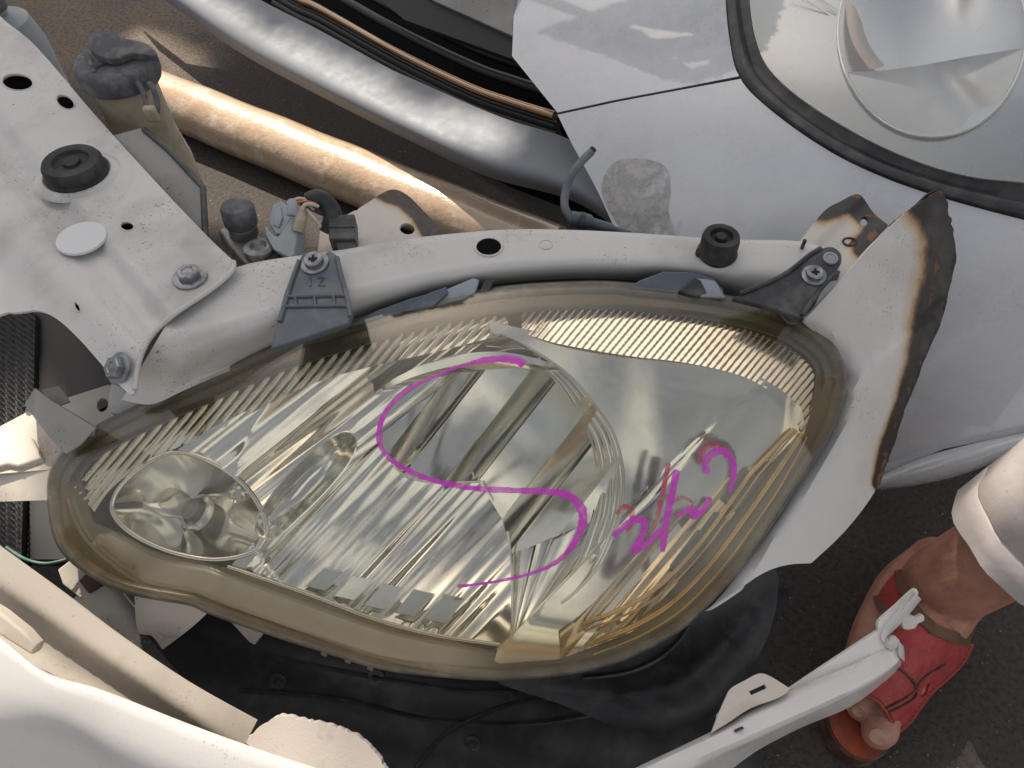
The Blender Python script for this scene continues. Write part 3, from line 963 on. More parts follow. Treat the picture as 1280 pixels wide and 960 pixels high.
hex_bolt(150, 461, d_sup, 0.0085, fe, n=(norm_at(d_sup, 238, 348) + Vector((-0.55, -0.5, -0.1))).normalized())

# cross beam over the headlight
beam_top = [(236, 358), (300, 333), (350, 323), (430, 312), (480, 303), (560, 293), (640, 287), (720, 288), (800, 292), (870, 297), (930, 300), (1000, 302), (1050, 315)]
beam_bot = [(152, 500), (190, 505), (232, 487), (300, 458), (360, 436), (420, 416), (500, 392), (590, 372), (690, 362), (800, 362), (880, 372), (960, 388), (1010, 400)]
BT = spline(beam_top, n=5); BB = spline(beam_bot, n=5)
nB = len(BT)
def beam_pt(i, t):
    a, b = BT[i], BB[i]
    x = a[0] + (b[0] - a[0]) * t; y = a[1] + (b[1] - a[1]) * t
    z = 0.352
    d0 = depth_z(a[0], a[1], z)
    # top face keeps its height, then rolls over and drops down the front
    k = float(sstep(0.30, 1.0, t))
    dt = depth_z(x, y, z)
    drop = 0.060 * k * k + 0.010 * float(sstep(0.15, 0.25, t)) * 0
    return x, y, dt + drop
rows = []
ts = np.linspace(0, 1.0, 15)
back = []
for i in range(nB):
    x, y, d = beam_pt(i, 0.0)
    back.append(P(x, y - 0.5, d + 0.03))
rows.append(back)
for t in ts:
    rows.append([P(*beam_pt(i, float(t))) for i in range(nB)])
bo = grid_mesh('cross_beam', rows, MAT['cut_white'], fe)
solid(bo, 0.002)
def d_beam(x, y):
    return depth_z(x, y, 0.352)
# the lightening hole, a pressed ring, and a rubber stop
lathe('beam_hole', PV(611, 309, d_beam(611, 309)), Vector((0, 0, 1)), [(0.0130, -0.0004), (0.0128, 0.0010), (0.0112, 0.0012), (0.0108, -0.0002)], MAT['cut_white'], bo, 32)
lathe('hole_shade_disc', PV(611, 309, d_beam(611, 309)), Vector((0, 0, 1)), [(0.0109, -0.0004), (0.0109, 0.0006), (0.001, 0.0006)], MAT['void'], bo, 32)  # black disc on the beam, painted shade for the inside of the hole
lathe('pressed_ring', PV(682, 306, d_beam(682, 306)), Vector((0, 0, 1)), [(0.0066, -0.0004), (0.0064, 0.0007), (0.0056, 0.0007), (0.0054, 0.0001)], MAT['cut_white'], bo, 28)
rubber_stop('rubber_stop', 896, 317, d_beam, 0.0165, 0.021, fe)
lathe('stop_nub', PV(876, 318, d_beam(876, 318)), Vector((0, 0, 1)), [(0.005, -0.002), (0.005, 0.004), (0.003, 0.006)], MAT['rubber'], fe, 14)

# sawn rail flange behind the beam and its hole
fl = spline([(430, 318), (441, 270), (462, 252), (488, 237), (508, 243), (528, 262), (546, 282), (551, 300), (480, 312)], True, 5)
def d_fl(x, y): return dplane((430, 312, 0.72), (490, 237, 0.80), (550, 295, 0.73))(x, y) + 0.005 * float(sstep(462, 475, x + 0.35 * (y - 270)))
def burn_fl(v): return np.clip(1.05 - segdist(v, [(480, 233), (508, 243), (528, 262), (552, 297)], False) / 40, 0, 1) 
sheet('sawn_flange', fl, d_fl, MAT['scorched_rusty'], fe, 0.0025, [ellipse(509, 286, 9.5, 7, 0.2, 16)], res=6, attrs={'burn': burn_fl})
prism('flange_web', [(395, 330), (400, 285), (445, 262), (462, 300), (440, 325)], lambda x, y: d_fl(x, y) + 0.02, MAT['dirty_white'], fe, 0.003)

# rusty bracket at the right end of the beam
rb = spline([(992, 312, 1), (1003, 297), (1030, 264), (1050, 252), (1068, 243), (1078, 246), (1092, 266), (1110, 281, 1), (1092, 300), (1068, 330), (1050, 352, 1), (1030, 330), (1010, 318)], True, 4)
d_rb0 = dplane((995, 305, 0.695), (1068, 243, 0.735), (1060, 345, 0.665))
def d_rb(x, y):
    s, _ = along(x, y, (1000, 310), (1068, 243))
    return d_rb0(x, y) + 0.005 * float(sstep(8, 18, s)) - 0.004 * float(sstep(40, 52, s))
def burn_rb(v): return np.clip(1.0 - segdist(v, [(1030, 258), (1068, 243), (1082, 262), (1108, 281), (1085, 308)], False) / 48, 0, 1)
sheet('rusty_bracket', rb, d_rb, MAT['scorched_rusty'], fe, 0.0025, [ellipse(1080, 277, 5, 6, 0.3, 12)], res=6, attrs={'burn': burn_rb})
lathe('weld_ring', PV(1062, 303, d_rb(1062, 303)), norm_at(d_rb, 1062, 303), [(0.0070, -0.001), (0.0066, 0.0012), (0.0048, 0.0012), (0.0045, 0.0)], MAT['burnt'], fe, 20)
box('bent_pin', PV(1004, 306, 0.685), (0.003, 0.003, 0.012), MAT['dark_plastic'], fe, bev=0.0008)

# fender strip with its torch-cut edge
LENS_R = [(1003, 405), (1032, 427), (1052, 446), (1059, 470), (1052, 510), (1033, 552), (1000, 602), (965, 658), (925, 715), (884, 760)]
FEN = spline([(1003, 403, 1), (1056, 345), (1086, 311), (1112, 285), (1142, 259), (1172, 241), (1180, 243), (1188, 272), (1192, 305), (1188, 350), (1172, 408), (1150, 460), (1130, 512), (1115, 556), (1096, 610), (1058, 662), (1014, 704, 1), (985, 706), (955, 716), (915, 742), (882, 764, 1), (905, 740), (965, 660), (1000, 604), (1033, 553), (1052, 511), (1059, 470), (1052, 446), (1032, 427)], True, 4)
cut_line = [(1112, 282), (1142, 259), (1172, 240), (1192, 305), (1188, 350), (1172, 408), (1150, 460), (1130, 512), (1115, 556), (1098, 606)]
d_fen0 = dplane((1003, 405, 0.665), (1059, 470, 0.660), (1000, 602, 0.648), (884, 760, 0.645), (1100, 300, 0.685), (1185, 260, 0.705), (1190, 350, 0.71), (1130, 510, 0.70), (1096, 610, 0.705), (1014, 704, 0.685), (1080, 420, 0.655), (1040, 600, 0.655))
def d_fen(x, y):
    s, _ = along(x, y, (1058, 478), (1148, 402))
    crease = 0.011 * float(sstep(-7, 3, -s)) * float(sstep(1040, 1070, x)) * (1 - 0.7 * float(sstep(0, 220, -s)))
    e = float(segdist([(x, y)], LENS_R, False)[0])
    roll = 0.010 * (1 - float(sstep(0, 14, e))) if y > 400 else 0.0
    c = float(segdist([(x, y)], cut_line, False)[0])
    return d_fen0(x, y) - 0.006 * math.sin(min(1, max(0, e / 110.0)) * math.pi) + crease * 0.9 + roll + 0.006 * (1 - float(sstep(0, 34, c)))
wid = lambda v: np.interp(v[:, 1], [240, 300, 400, 450, 500, 560, 610], [44, 38, 34, 20, 14, 15, 8])
burn_line = [(1168, 241), (1188, 272), (1193, 305), (1188, 350), (1172, 408), (1150, 460), (1130, 512), (1115, 556), (1098, 606)]
def burn_fen(v):
    dd = segdist(v, burn_line, False)
    return np.clip(1.0 - 0.42 * dd / wid(v), 0, 1)
FENJ = []
_r = random.Random(4)
for p in resample(FEN, 5.0):
    if float(segdist([p], burn_line, False)[0]) < 7 and p[1] < 600:
        p = (p[0] + _r.uniform(-2.2, 2.2), p[1] + _r.uniform(-1.2, 1.2))
    FENJ.append(p)
sheet('fender_strip', FENJ, d_fen, MAT['scorched'], fe, 0.003, res=8, attrs={'burn': burn_fen})
# raw torch-cut lip standing off the strip's edge
rows = []
cl = spline(cut_line, n=6)
for t, dx, dd in ((0, -2, 0.006), (1, 1, 0.008), (2, 2, 0.016), (3, 0, 0.03)):
    rows.append([P(x + dx + 0.8 * math.sin(i * 0.7) * (t > 0) + 0.4 * math.sin(i * 1.9), y + 0.5 * math.cos(i * 1.3), d_fen(x, y) + dd) for i, (x, y) in enumerate(cl)])
solid(grid_mesh('cut_lip', rows, MAT['burnt'], fe), 0.0018)

# ------------------------------------------------------------------ the headlight
hl = empty('headlight', P(560, 620, 0.72), 'large yellowed headlight with purple pen marks across its lens', 'headlight')
LO = spline([(64, 628), (66, 592), (86, 562), (122, 536), (157, 518), (191, 501), (240, 480), (289, 458), (337, 437), (385, 421), (431, 407), (480, 392), (540, 377), (600, 366), (650, 360), (700, 357), (760, 356), (820, 361), (880, 368), (940, 380), (985, 394), (1018, 414), (1042, 438), (1053, 468), (1047, 510), (1028, 553), (996, 602), (960, 657), (921, 712), (880, 757), (848, 785), (805, 810), (756, 829), (700, 840), (625, 846), (550, 842), (475, 832), (405, 811), (330, 787), (262, 763), (240, 753), (199, 746), (160, 738), (124, 723), (92, 700), (72, 672)], True, 4)
d_rim = dplane((64, 630, 0.650), (640, 360, 0.668), (1050, 470, 0.662), (620, 845, 0.636), (880, 757, 0.642))
LO_np = np.array(LO)
def lens_bulge(v):
    e = segdist(v, LO)
    s = np.clip(e / 140.0, 0, 1)
    dome = 0.030 * (1 - (1 - s) ** 1.6)
    gx = (v[:, 0] - 570) / 520; gy = (v[:, 1] - 610) / 260
    return dome + 0.012 * np.clip(1 - gx * gx - 0.5 * gy * gy, 0, 1)
GX0, GY0, GST = 20, 300, 3.0
_gx = np.arange(GX0, 1110, GST); _gy = np.arange(GY0, 900, GST)
_gg = np.array([(x, y) for y in _gy for x in _gx])
_in = inside(_gg, LO)
_gb = np.where(_in, lens_bulge(_gg), 0.0).reshape(len(_gy), len(_gx))
for _ in range(6):
    _p = np.pad(_gb, 1, mode='edge')
    _gb = np.where(_in.reshape(_gb.shape), (_p[1:-1, 1:-1] * 2 + _p[:-2, 1:-1] + _p[2:, 1:-1] + _p[1:-1, :-2] + _p[1:-1, 2:]) / 6, 0)
def d_lens(x, y):
    fx = min(max((x - GX0) / GST, 0), len(_gx) - 1.001); fy = min(max((y - GY0) / GST, 0), len(_gy) - 1.001)
    i, j = int(fx), int(fy); a, b = fx - i, fy - j
    bl = (_gb[j, i] * (1 - a) + _gb[j, i + 1] * a) * (1 - b) + (_gb[j + 1, i] * (1 - a) + _gb[j + 1, i + 1] * a) * b
    return float(d_rim(x, y)) - float(bl)
def edge_l(v):
    e = segdist(v, LO)
    a = np.clip(1 - e / 75, 0, 1) ** 1.3
    low = sstep(640, 820, v[:, 1] + 0.12 * (v[:, 0] - 600)) * 0.55 + sstep(780, 1040, v[:, 0]) * 0.35
    left = sstep(330, 80, v[:, 0]) * 0.25 if False else np.clip((260 - v[:, 0]) / 220, 0, 1) * 0.3
    topleft = 1 - 0.65 * (1 - sstep(520, 700, v[:, 1])) * (1 - sstep(800, 1000, v[:, 0]))
    return np.clip(0.65 * a * topleft + low * 0.55 + left * 0.5, 0, 1)
def lens_mesh():
    # rings that follow the outline round the curved border, then an even fill over the flat middle
    ring_px = [offset_in(LO, o) for o in np.concatenate([np.arange(0, 20, 2.0), np.arange(20, 61, 4.0)])]
    for _ in range(1):
        pass
    last = ring_px[-1]
    pts = [Vector(p) for p in last]
    n = len(last)
    xs = [p[0] for p in last]; ys = [p[1] for p in last]
    grid = np.array([(x + (4 if j % 2 else 0), y) for j, y in enumerate(np.arange(min(ys), max(ys), 7)) for x in np.arange(min(xs), max(xs), 8)])
    grid = grid[inside(grid, last) & (segdist(grid, last) > 4.5)]
    pts += [Vector(p) for p in grid]
    vs, es, fs, *_r = delaunay_2d_cdt(pts, [(i, (i + 1) % n) for i in range(n)], [], 0, 1e-4)
    vs = np.array([tuple(v) for v in vs]); cen = np.array([vs[list(f)].mean(axis=0) for f in fs])
    ok = inside(cen, last)
    px = [p for r in ring_px for p in r] + [tuple(v) for v in vs]
    F = []
    for j in range(len(ring_px) - 1):
        for i in range(n):
            F.append((j * n + i, j * n + (i + 1) % n, (j + 1) * n + (i + 1) % n, (j + 1) * n + i))
    b = len(ring_px) * n
    F += [tuple(b + k for k in f) for f, q in zip(fs, ok) if q]
    # weld the seam by position
    key = {}; remap = []
    for k, p in enumerate(px):
        q = (round(p[0], 2), round(p[1], 2))
        remap.append(key.setdefault(q, k))
    F = [tuple(remap[k] for k in f) for f in F]
    F = [f for f in F if len(set(f)) == len(f)]
    used = sorted({k for f in F for k in f}); idx = {k: i for i, k in enumerate(used)}
    F = [tuple(idx[k] for k in f) for f in F]; px = np.array([px[k] for k in used])
    ee = segdist(px, LO); kk = sstep(45, 75, ee)
    dd_ = d_rim(px[:, 0], px[:, 1]) - lens_bulge(px)
    V = [P(x, y, q * (1 - k) + k * d_lens(x, y)) for (x, y), q, k in zip(px, dd_, kk)]
    VA = np.array(V); FA = np.array([f[:3] for f in F])
    a_, b_, c_ = VA[FA[:, 0]], VA[FA[:, 1]], VA[FA[:, 2]]
    sg = (np.cross(b_ - a_, c_ - a_) * (CPOS - a_)).sum(1)
    F = [f if q > 0 else tuple(reversed(f)) for f, q in zip(F, sg)]
    o = mk('lens', V, F, MAT['lens'], hl, True, {'edge': edge_l(px)})
    return solid(o, 0.0028)
lens = lens_mesh()

# housing: rim flange round the lens and the black shell behind it
rings = []
for off, dd in ((-5, 0.012), (-4, 0.004), (-1, 0.0005), (5, 0.001), (12, 0.004), (13, 0.010)):
    rings.append([P(x, y, d_rim(x, y) + dd) for x, y in offset_in(LO, off)])
hs = grid_mesh('housing', rings, MAT['rim_plastic'], hl, closed=True)
rings = []
cx, cyy = 560, 610
BACK = np.array([0, 0.75, -0.35])
for sc_, dd in ((1.0, 0.008), (0.99, 0.035), (0.93, 0.075), (0.80, 0.115), (0.55, 0.135), (0.1, 0.137)):
    rings.append([P(cx + (x - cx) * sc_, cyy + (y - cyy) * sc_, d_rim(x, y) + 0.006) + BACK * dd * 0.9 + FWD * dd * 0.25 for x, y in offset_in(LO, 3)])
solid(grid_mesh('back_shell', rings, MAT['black_plastic'], hl, closed=True), 0.002)

# thin serrated seam just inside the rim on the upper side
def top_arc(off, x0=70, x1=1048):
    A = offset_in(LO, off)
    n = len(A)
    i0 = min(range(n), key=lambda i: math.hypot(LO[i][0] - 66, LO[i][1] - 600))
    i1 = min(range(n), key=lambda i: math.hypot(LO[i][0] - 1050, LO[i][1] - 490))
    return [A[i] for i in range(i0, i1 + 1)]
TA = {o: top_arc(o) for o in (14, 18, 22, 38)}
def arc_resample(L, n):
    L = np.array(L); s = np.concatenate([[0], np.cumsum(np.hypot(*np.diff(L, axis=0).T))])
    q = np.linspace(0, s[-1], n)
    return np.stack([np.interp(q, s, L[:, 0]), np.interp(q, s, L[:, 1])], 1)
NS = 1100
A0, A1 = arc_resample(TA[14], NS), arc_resample(TA[22], NS)
rows = []
for t in (0, 0.5, 1.0):
    rows.append([P(*(A0[i] + (A1[i] - A0[i]) * t), d_lens(*(A0[i] + (A1[i] - A0[i]) * t)) + 0.0042 + (0.0004 if i % 4 < 2 else 0.0) * (t < 0.9)) for i in range(NS)])
grid_mesh('serrated_seam', rows, MAT['bezel_brown'], hl)

# bezel between the rim and the reflectors
inner_low = [(1018, 515), (1000, 540), (985, 562), (930, 632), (862, 718), (792, 782), (705, 818), (628, 828, 1), (617, 826, 1), (624, 806, 1), (550, 796), (475, 777), (400, 749), (352, 732), (288, 709), (262, 708), (215, 699), (172, 681), (142, 656), (118, 655), (108, 640)]
top38 = [p for p in top_arc(27)]
IP = top38[4:-4] + spline(inner_low, n=4)[1:-1]
OP = offset_in(LO, 11)
w_b = segdist(np.array(LO), IP)
for _ in range(8): w_b = (w_b + np.roll(w_b, 1) + np.roll(w_b, -1)) / 3
rows = []
for t in np.linspace(0, 1, 13):
    row = []
    for i in range(len(LO)):
        ww = 9 + (w_b[i] + 3 - 9) * t
        a_ = LO[i - 1]; b_ = LO[(i + 1) % len(LO)]
        tx, ty = b_[0] - a_[0], b_[1] - a_[1]; q = math.hypot(tx, ty)
        x, y = LO[i][0] - ty / q * ww, LO[i][1] + tx / q * ww
        e = w_b[i] * t
        row.append(P(x, y, d_rim(x, y) + 0.005 - 0.0090 * t))
    rows.append(row)
bz = solid(grid_mesh('bezel', rows, MAT['bezel_brown'], hl, closed=True), 0.0012)
# gold flutes along the right-hand edge
right_lo = spline([(1010, 548), (978, 597), (940, 652), (898, 708), (850, 758), (800, 790), (740, 814)], n=6)
for k, (off, rad_) in enumerate(((-28, 0.0018), (-19, 0.0010), (-2, 0.0024), (12, 0.0012))):
    L = []
    for i, (x, y) in enumerate(right_lo):
        a = right_lo[max(0, i - 1)]; b = right_lo[min(len(right_lo) - 1, i + 1)]
        tx, ty = b[0] - a[0], b[1] - a[1]; q = math.hypot(tx, ty)
        f = min(1, 0.45 + i / 14)
        xx, yy = x + ty / q * (off * f - 8), y - tx / q * (off * f - 8)
        L.append(PV(xx, yy, d_lens(xx, yy) + 0.0068 + 0.001 * (k % 2)))
    tube('gold_flute', L, rad_, MAT['bezel_gold'], hl, 8)

# ribbed chrome band under the upper edge
def ribband(name, up, low, n_rib, amp, slant, dep, mat, per=8, na=60):
    n = n_rib * per
    U = arc_resample(spline(up, n=6), n); L = arc_resample(spline(low, n=6), n)
    rows = []
    for j in range(na):
        t = j / (na - 1)
        row = []
        for i in range(n):
            q = U[i] + (L[i] - U[i]) * t
            ph = ((q[0] * 0.77 + q[1] * 0.64) / slant) % 1.0
            h = amp * (ph if ph < 0.75 else (1 - ph) * 3)
            row.append(P(q[0], q[1], float(d_rim(q[0], q[1])) + dep[0] + (dep[1] - dep[0]) * t - h))
        rows.append(row)
    return grid_mesh(name, rows, mat, hl, sharp=35)
up1 = [p for p in top_arc(25) if p[0] <= 650][::3]
lo1 = [(118, 640), (140, 610), (180, 580), (225, 558), (268, 540), (312, 518), (360, 493), (410, 473), (470, 457), (540, 441), (600, 426), (640, 416)]
ribband('ribbed_band', up1, lo1, 100, 0.0034, 9.5, (0.002, -0.005), MAT['chrome_rough'])
up2 = [p for p in top_arc(25) if p[0] >= 650][::3]
lo2 = [(652, 416), (700, 430), (780, 444), (860, 454), (930, 471), (972, 497), (992, 520), (1004, 545)]
ribband('ribbed_band', up2, lo2, 90, 0.0022, 7.5, (0.002, -0.005), MAT['chrome_rough'])

# round main reflector: parallel flutes above, fine streaks below left, a fan of flutes below right
ARC = spline([(612, 414), (640, 422), (662, 435), (711, 469), (749, 514), (769, 547), (779, 592), (776, 640), (764, 675), (745, 712), (707, 750), (662, 776), (622, 812)], n=6)
REF = ARC[1:-1] + [(617, 815), (550, 802), (475, 783), (400, 756), (340, 735), (285, 716), (325, 690), (336, 662), (326, 630), (300, 598), (262, 572), (226, 560), (262, 530), (312, 505), (360, 480), (410, 460), (470, 445), (540, 430)]
FAN = (640, 806)
def d_ref(x, y):
    dx, dy = (x - 600) * 0.00065, (y - 610) * 0.00065
    rx = 0.128 if dx > 0 else 0.20
    r2 = (dx / rx) ** 2 + (dy / 0.140) ** 2
    return float(d_rim(x, y)) + 0.058 - 0.064 * min(r2, 0.97)
sheet('reflector_back', REF, lambda x, y: d_ref(x, y) + 0.010, MAT['chrome'], hl, 0.0015, res=10)
ZU = [(474, 548), (480, 520), (500, 494), (540, 468), (590, 448), (640, 434), (664, 436), (711, 469), (749, 514), (769, 547), (779, 592), (774, 628), (745, 650), (690, 672), (641, 694), (628, 650), (600, 603), (560, 606), (500, 592)]
flute_sheet('main_reflector', ZU, d_ref, MAT['chrome'], hl, math.radians(52), [34, 34, 52, 30, 52, 36], 0.03, 0.2, 8, 40, seed=9, tilts=[0.30, -0.7, 0.28, -0.8, 0.34, -0.9, 0.36, -0.5, 0.3])
ZL = [(288, 706), (330, 668), (345, 640), (410, 566), (474, 552), (500, 590), (560, 604), (600, 601), (630, 655), (640, 700), (640, 806), (550, 797), (475, 778), (400, 750), (340, 730)]
def d_low(x, y):
    q = x * math.sin(math.radians(47)) + y * math.cos(math.radians(47))
    t_ = x * math.cos(math.radians(47)) - y * math.sin(math.radians(47))
    env_ = 0.8 + 0.2 * math.sin(t_ * 0.018 + q * 0.02)
    return d_ref(x, y) + 0.003 + env_ * (0.0013 * math.sin(q * 0.15 + 1.2 * math.sin(q * 0.037)) + 0.0007 * math.sin(q * 0.31 + 1.6 * math.sin(q * 0.06)))
flute_sheet('lower_reflector', ZL, d_low, MAT['chrome'], hl, math.radians(47), [2000], 0.0, 0.0, 230, 40)
ZW = [(332, 660), (322, 630), (300, 600), (262, 575), (222, 562), (262, 536), (312, 512), (360, 486), (410, 466), (470, 452), (540, 438), (610, 428), (600, 446), (540, 468), (500, 494), (480, 520), (474, 552), (410, 568), (350, 640)]
def d_side(x, y):
    q = x * math.sin(math.radians(37)) + y * math.cos(math.radians(37))
    return d_ref(x, y) - 0.001 + 0.0026 * math.sin(q * 0.085 + 0.8 * math.sin(q * 0.03)) + 0.0005 * math.sin(q * 0.31 + x * 0.01)
flute_sheet('side_reflector', ZW, d_side, MAT['chrome'], hl, math.radians(37), [2000], 0.0, 0.0, 190, 40)
ZF = [(640, 806), (640, 692), (690, 672), (745, 648), (776, 625), (776, 640), (764, 675), (745, 712), (707, 750), (662, 776)]
flute_sheet('fan_reflector', ZF, d_ref, MAT['chrome'], hl, 0, [8.5, 5.5, 7.0, 10.0], 0.10, 0.6, 6, 30, seed=8, polar=FAN, offs=0.001)
tube('bowl_edge', [PV(x, y, d_ref(x, y) - 0.0035) for x, y in spline([(476, 552), (479, 522), (500, 494), (540, 468), (590, 449), (640, 436), (668, 438)], n=6)], 0.0011, MAT['chrome'], hl, 8)
tube('bowl_edge', [PV(x, y, d_ref(x, y) - 0.0025) for x, y in spline([(476, 552), (500, 590), (540, 603), (600, 602)], n=6)], 0.0010, MAT['chrome'], hl, 8)
# nested curved bands inside the right-hand edge of the bowl
AB = spline([(668, 440), (711, 469), (749, 514), (769, 547), (778, 592), (775, 640), (763, 675), (744, 712), (707, 749), (668, 773)], n=7)
def arc_in(o): 
    out = []
    for i, (x, y) in enumerate(AB):
        a_ = AB[max(0, i - 1)]; b_ = AB[min(len(AB) - 1, i + 1)]
        tx, ty = b_[0] - a_[0], b_[1] - a_[1]; q = math.hypot(tx, ty)
        k_ = math.sin(math.pi * (i + 0.3) / (len(AB) - 0.4)) ** 0.6
        out.append((x - ty / q * o * k_, y + tx / q * o * k_))
    return out
rows = []
for o in np.linspace(0, 34, 40):
    rows.append([P(x, y, d_ref(x, y) - 0.003 - 0.0016 * abs(math.sin(o * 0.30)) + 0.00006 * o) for x, y in arc_in(o)])
solid(grid_mesh('curved_bands', rows, MAT['chrome'], hl), 0.001)
tube('reflector_rim', [PV(x, y, d_rim(x, y) - 0.007) for x, y in ARC], 0.0013, MAT['chrome_rough'], hl, 8)
tube('reflector_edge', [PV(x, y, d_rim(x, y) - 0.005) for x, y in spline([(285, 708), (352, 731), (400, 748), (475, 776), (550, 795), (625, 806)], n=5)], 0.0017, MAT['chrome_rough'], hl, 8)
# vertical crease that splits the lower bowl
tube('reflector_crease', [PV(x, y, d_ref(x, y) - 0.001) for x, y in spline([(598, 598), (618, 628), (633, 660), (639, 700), (640, 750), (640, 800)], n=5)], 0.0011, MAT['chrome'], hl, 6)
# upright dark divider and visor edge of the upper bowl
LOBE = spline([(318, 662), (338, 622), (372, 582), (408, 552), (432, 540), (445, 550), (438, 574), (412, 608), (376, 644), (342, 672)], True, 6)
polar_sheet('lobe_reflector', LOBE, (392, 604), lambda x, y, r: float(d_rim(x, y)) - 0.012 + 0.030 * (1 - r ** 3.0), MAT['chrome'], hl, 20)
rows = []
hood = spline([(470, 492), (520, 470), (580, 455), (640, 452), (700, 462)], n=6)
for oy, dd in ((-13, -0.008), (0, -0.006), (9, 0.010), (11, 0.030)):
    rows.append([P(x, y + oy * math.sin(math.pi * (i + 1) / (len(hood) + 1)) ** 0.7, float(d_rim(x, y)) + dd) for i, (x, y) in enumerate(hood)])
solid(grid_mesh('bulb_hood', rows, MAT['chrome'], hl), 0.001)
# stepped facets along the lower edge
for k, (x, y) in enumerate([(398, 733), (434, 745), (472, 757), (510, 766), (548, 774)]):
    w_, h_ = 17, 12 + k
    q = [(x - w_, y + 4 - 4), (x + w_ - 8, y + 6), (x + w_ + 16, y + 6 - h_ * 2.0), (x - w_ + 24, y - h_ * 2.0)]
    dd = d_ref(x, y) - 0.004
    prism('step_facet', q, lambda X, Y, dd=dd, x=x, y=y, k=k: dd + (0.00016 + 0.00006 * (k % 3)) * (y - Y) + 0.00006 * (1 - k % 2 * 2) * (X - x), MAT['chrome'], hl, 0.0015, 0.0004)

bax = (Vector(CPOS) - PV(610, 590, 0.66)).normalized()
# indicator bowl at the left
TS = spline([(140, 632), (153, 605), (185, 578), (221, 565), (262, 576), (300, 601), (324, 632), (333, 660), (325, 683), (300, 695), (262, 699), (215, 690), (175, 673), (149, 653)], True, 5)
def d_ts(x, y):
    a = math.radians(22)
    dx, dy = x - 238, y - 634
    u_ = (dx * math.cos(a) + dy * math.sin(a)) / 103; v_ = (-dx * math.sin(a) + dy * math.cos(a)) / 62
    return float(d_rim(x, y)) - 0.004 + 0.046 * max(0, 1 - (u_ * u_ + v_ * v_)) ** 0.85
tsr = polar_sheet('indicator_reflector', TS, (238, 636), lambda x, y, r: float(d_rim(x, y)) - 0.004 + 0.046 * (1 - r ** 2.2) + 0.0006 * math.sin(x * 0.11 - y * 0.05), MAT['chrome'], hl, 20)
tube('indicator_rim', [PV(x, y, d_rim(x, y) - 0.005) for x, y in TS] + [PV(*TS[0], d_rim(*TS[0]) - 0.005)], 0.0022, MAT['chrome_rough'], hl, 8, caps=False)
tb = PV(208, 634, d_ts(208, 634) - 0.016)
tax = (PV(170, 590, 0.6) - PV(262, 665, 0.6)).normalized() * 0.5 + bax * 0.6
ic = PV(246, 640, d_ts(246, 640) - 0.006)
lathe('bulb_socket', ic, tax, [(0.0165, -0.004), (0.0165, 0.002), (0.0150, 0.0035), (0.0125, 0.003), (0.0120, -0.003)], MAT['chrome_rough'], tsr, 28)
lathe('bulb_base', ic, tax, [(0.0095, -0.004), (0.0095, 0.008), (0.0080, 0.009)], MAT['aluminium'], tsr, 20)
lathe('indicator_bulb', ic + tax * 0.006, tax, [(0.0078, 0), (0.0080, 0.006), (0.0110, 0.016), (0.0112, 0.022), (0.0088, 0.030), (0.003, 0.034)], MAT['bulb_frost'], tsr, 26)
lathe('side_socket', PV(296, 618, d_rim(296, 618) + 0.004), bax, [(0.007, -0.01), (0.007, 0.001), (0.005, 0.003), (0.004, -0.003)], MAT['chrome_rough'], tsr, 18)
# smooth corner bowl to the right
COR = ARC + [(617, 830), (700, 824), (790, 790), (862, 726), (932, 640), (990, 565), (1006, 535), (1002, 510), (978, 488), (935, 462), (862, 444), (780, 434), (700, 420), (640, 408), (612, 400)]
def d_cor(x, y):
    u = (x - 600) / 400.0; v = (y - 600) / 200.0
    d_ = float(d_rim(x, y)) - 0.006 + 0.030 * math.sin(min(1.0, max(0, u)) * math.pi) ** 1.0 * 0.9 + 0.014 * v - 0.038 * max(0.0, v + 0.15) ** 2 - 0.008 * max(0.0, u - 0.55) ** 2
    lim = d_lens(x, y) + 0.0065
    q_ = (d_ - lim) / 0.006
    return lim + 0.006 * (math.log1p(math.exp(q_)) if q_ < 30 else q_)
CORU = COR
flute_sheet('corner_reflector', COR, d_cor, MAT['chrome'], hl, math.radians(45), [400], 0.0, 0.0, 60, 60, seed=2)
ZC = [(700, 824), (790, 790), (862, 726), (932, 640), (975, 585), (960, 575), (905, 600), (850, 640), (800, 690), (745, 752), (700, 790)]
def d_cfl(x, y):
    q = x * math.sin(math.radians(50)) + y * math.cos(math.radians(50))
    return d_cor(x, y) - 0.0015 + 0.0016 * math.sin(q * 0.16 + 1.2 * math.sin(q * 0.05)) + 0.0005 * math.sin(q * 0.37)
flute_sheet('corner_flutes', ZC, d_cfl, MAT['chrome_warm'], hl, math.radians(50), [2000], 0.0, 0.0, 200, 36)
# dark adjuster parts seen through the corner
for (x, y, w_, h_) in ((925, 612, 30, 18), (890, 662, 26, 15), (862, 690, 36, 12)):
    ax = (PV(x + 20, y - 26, 0.65) - PV(x, y, 0.65)).normalized()
    n = bax
    box('adjuster_block', PV(x, y, d_lens(x, y) + 0.020), (w_ * 0.0011, h_ * 0.0009, 0.010), MAT['grey_plastic'], hl, (ax, n.cross(ax).normalized(), n), 0.0015)

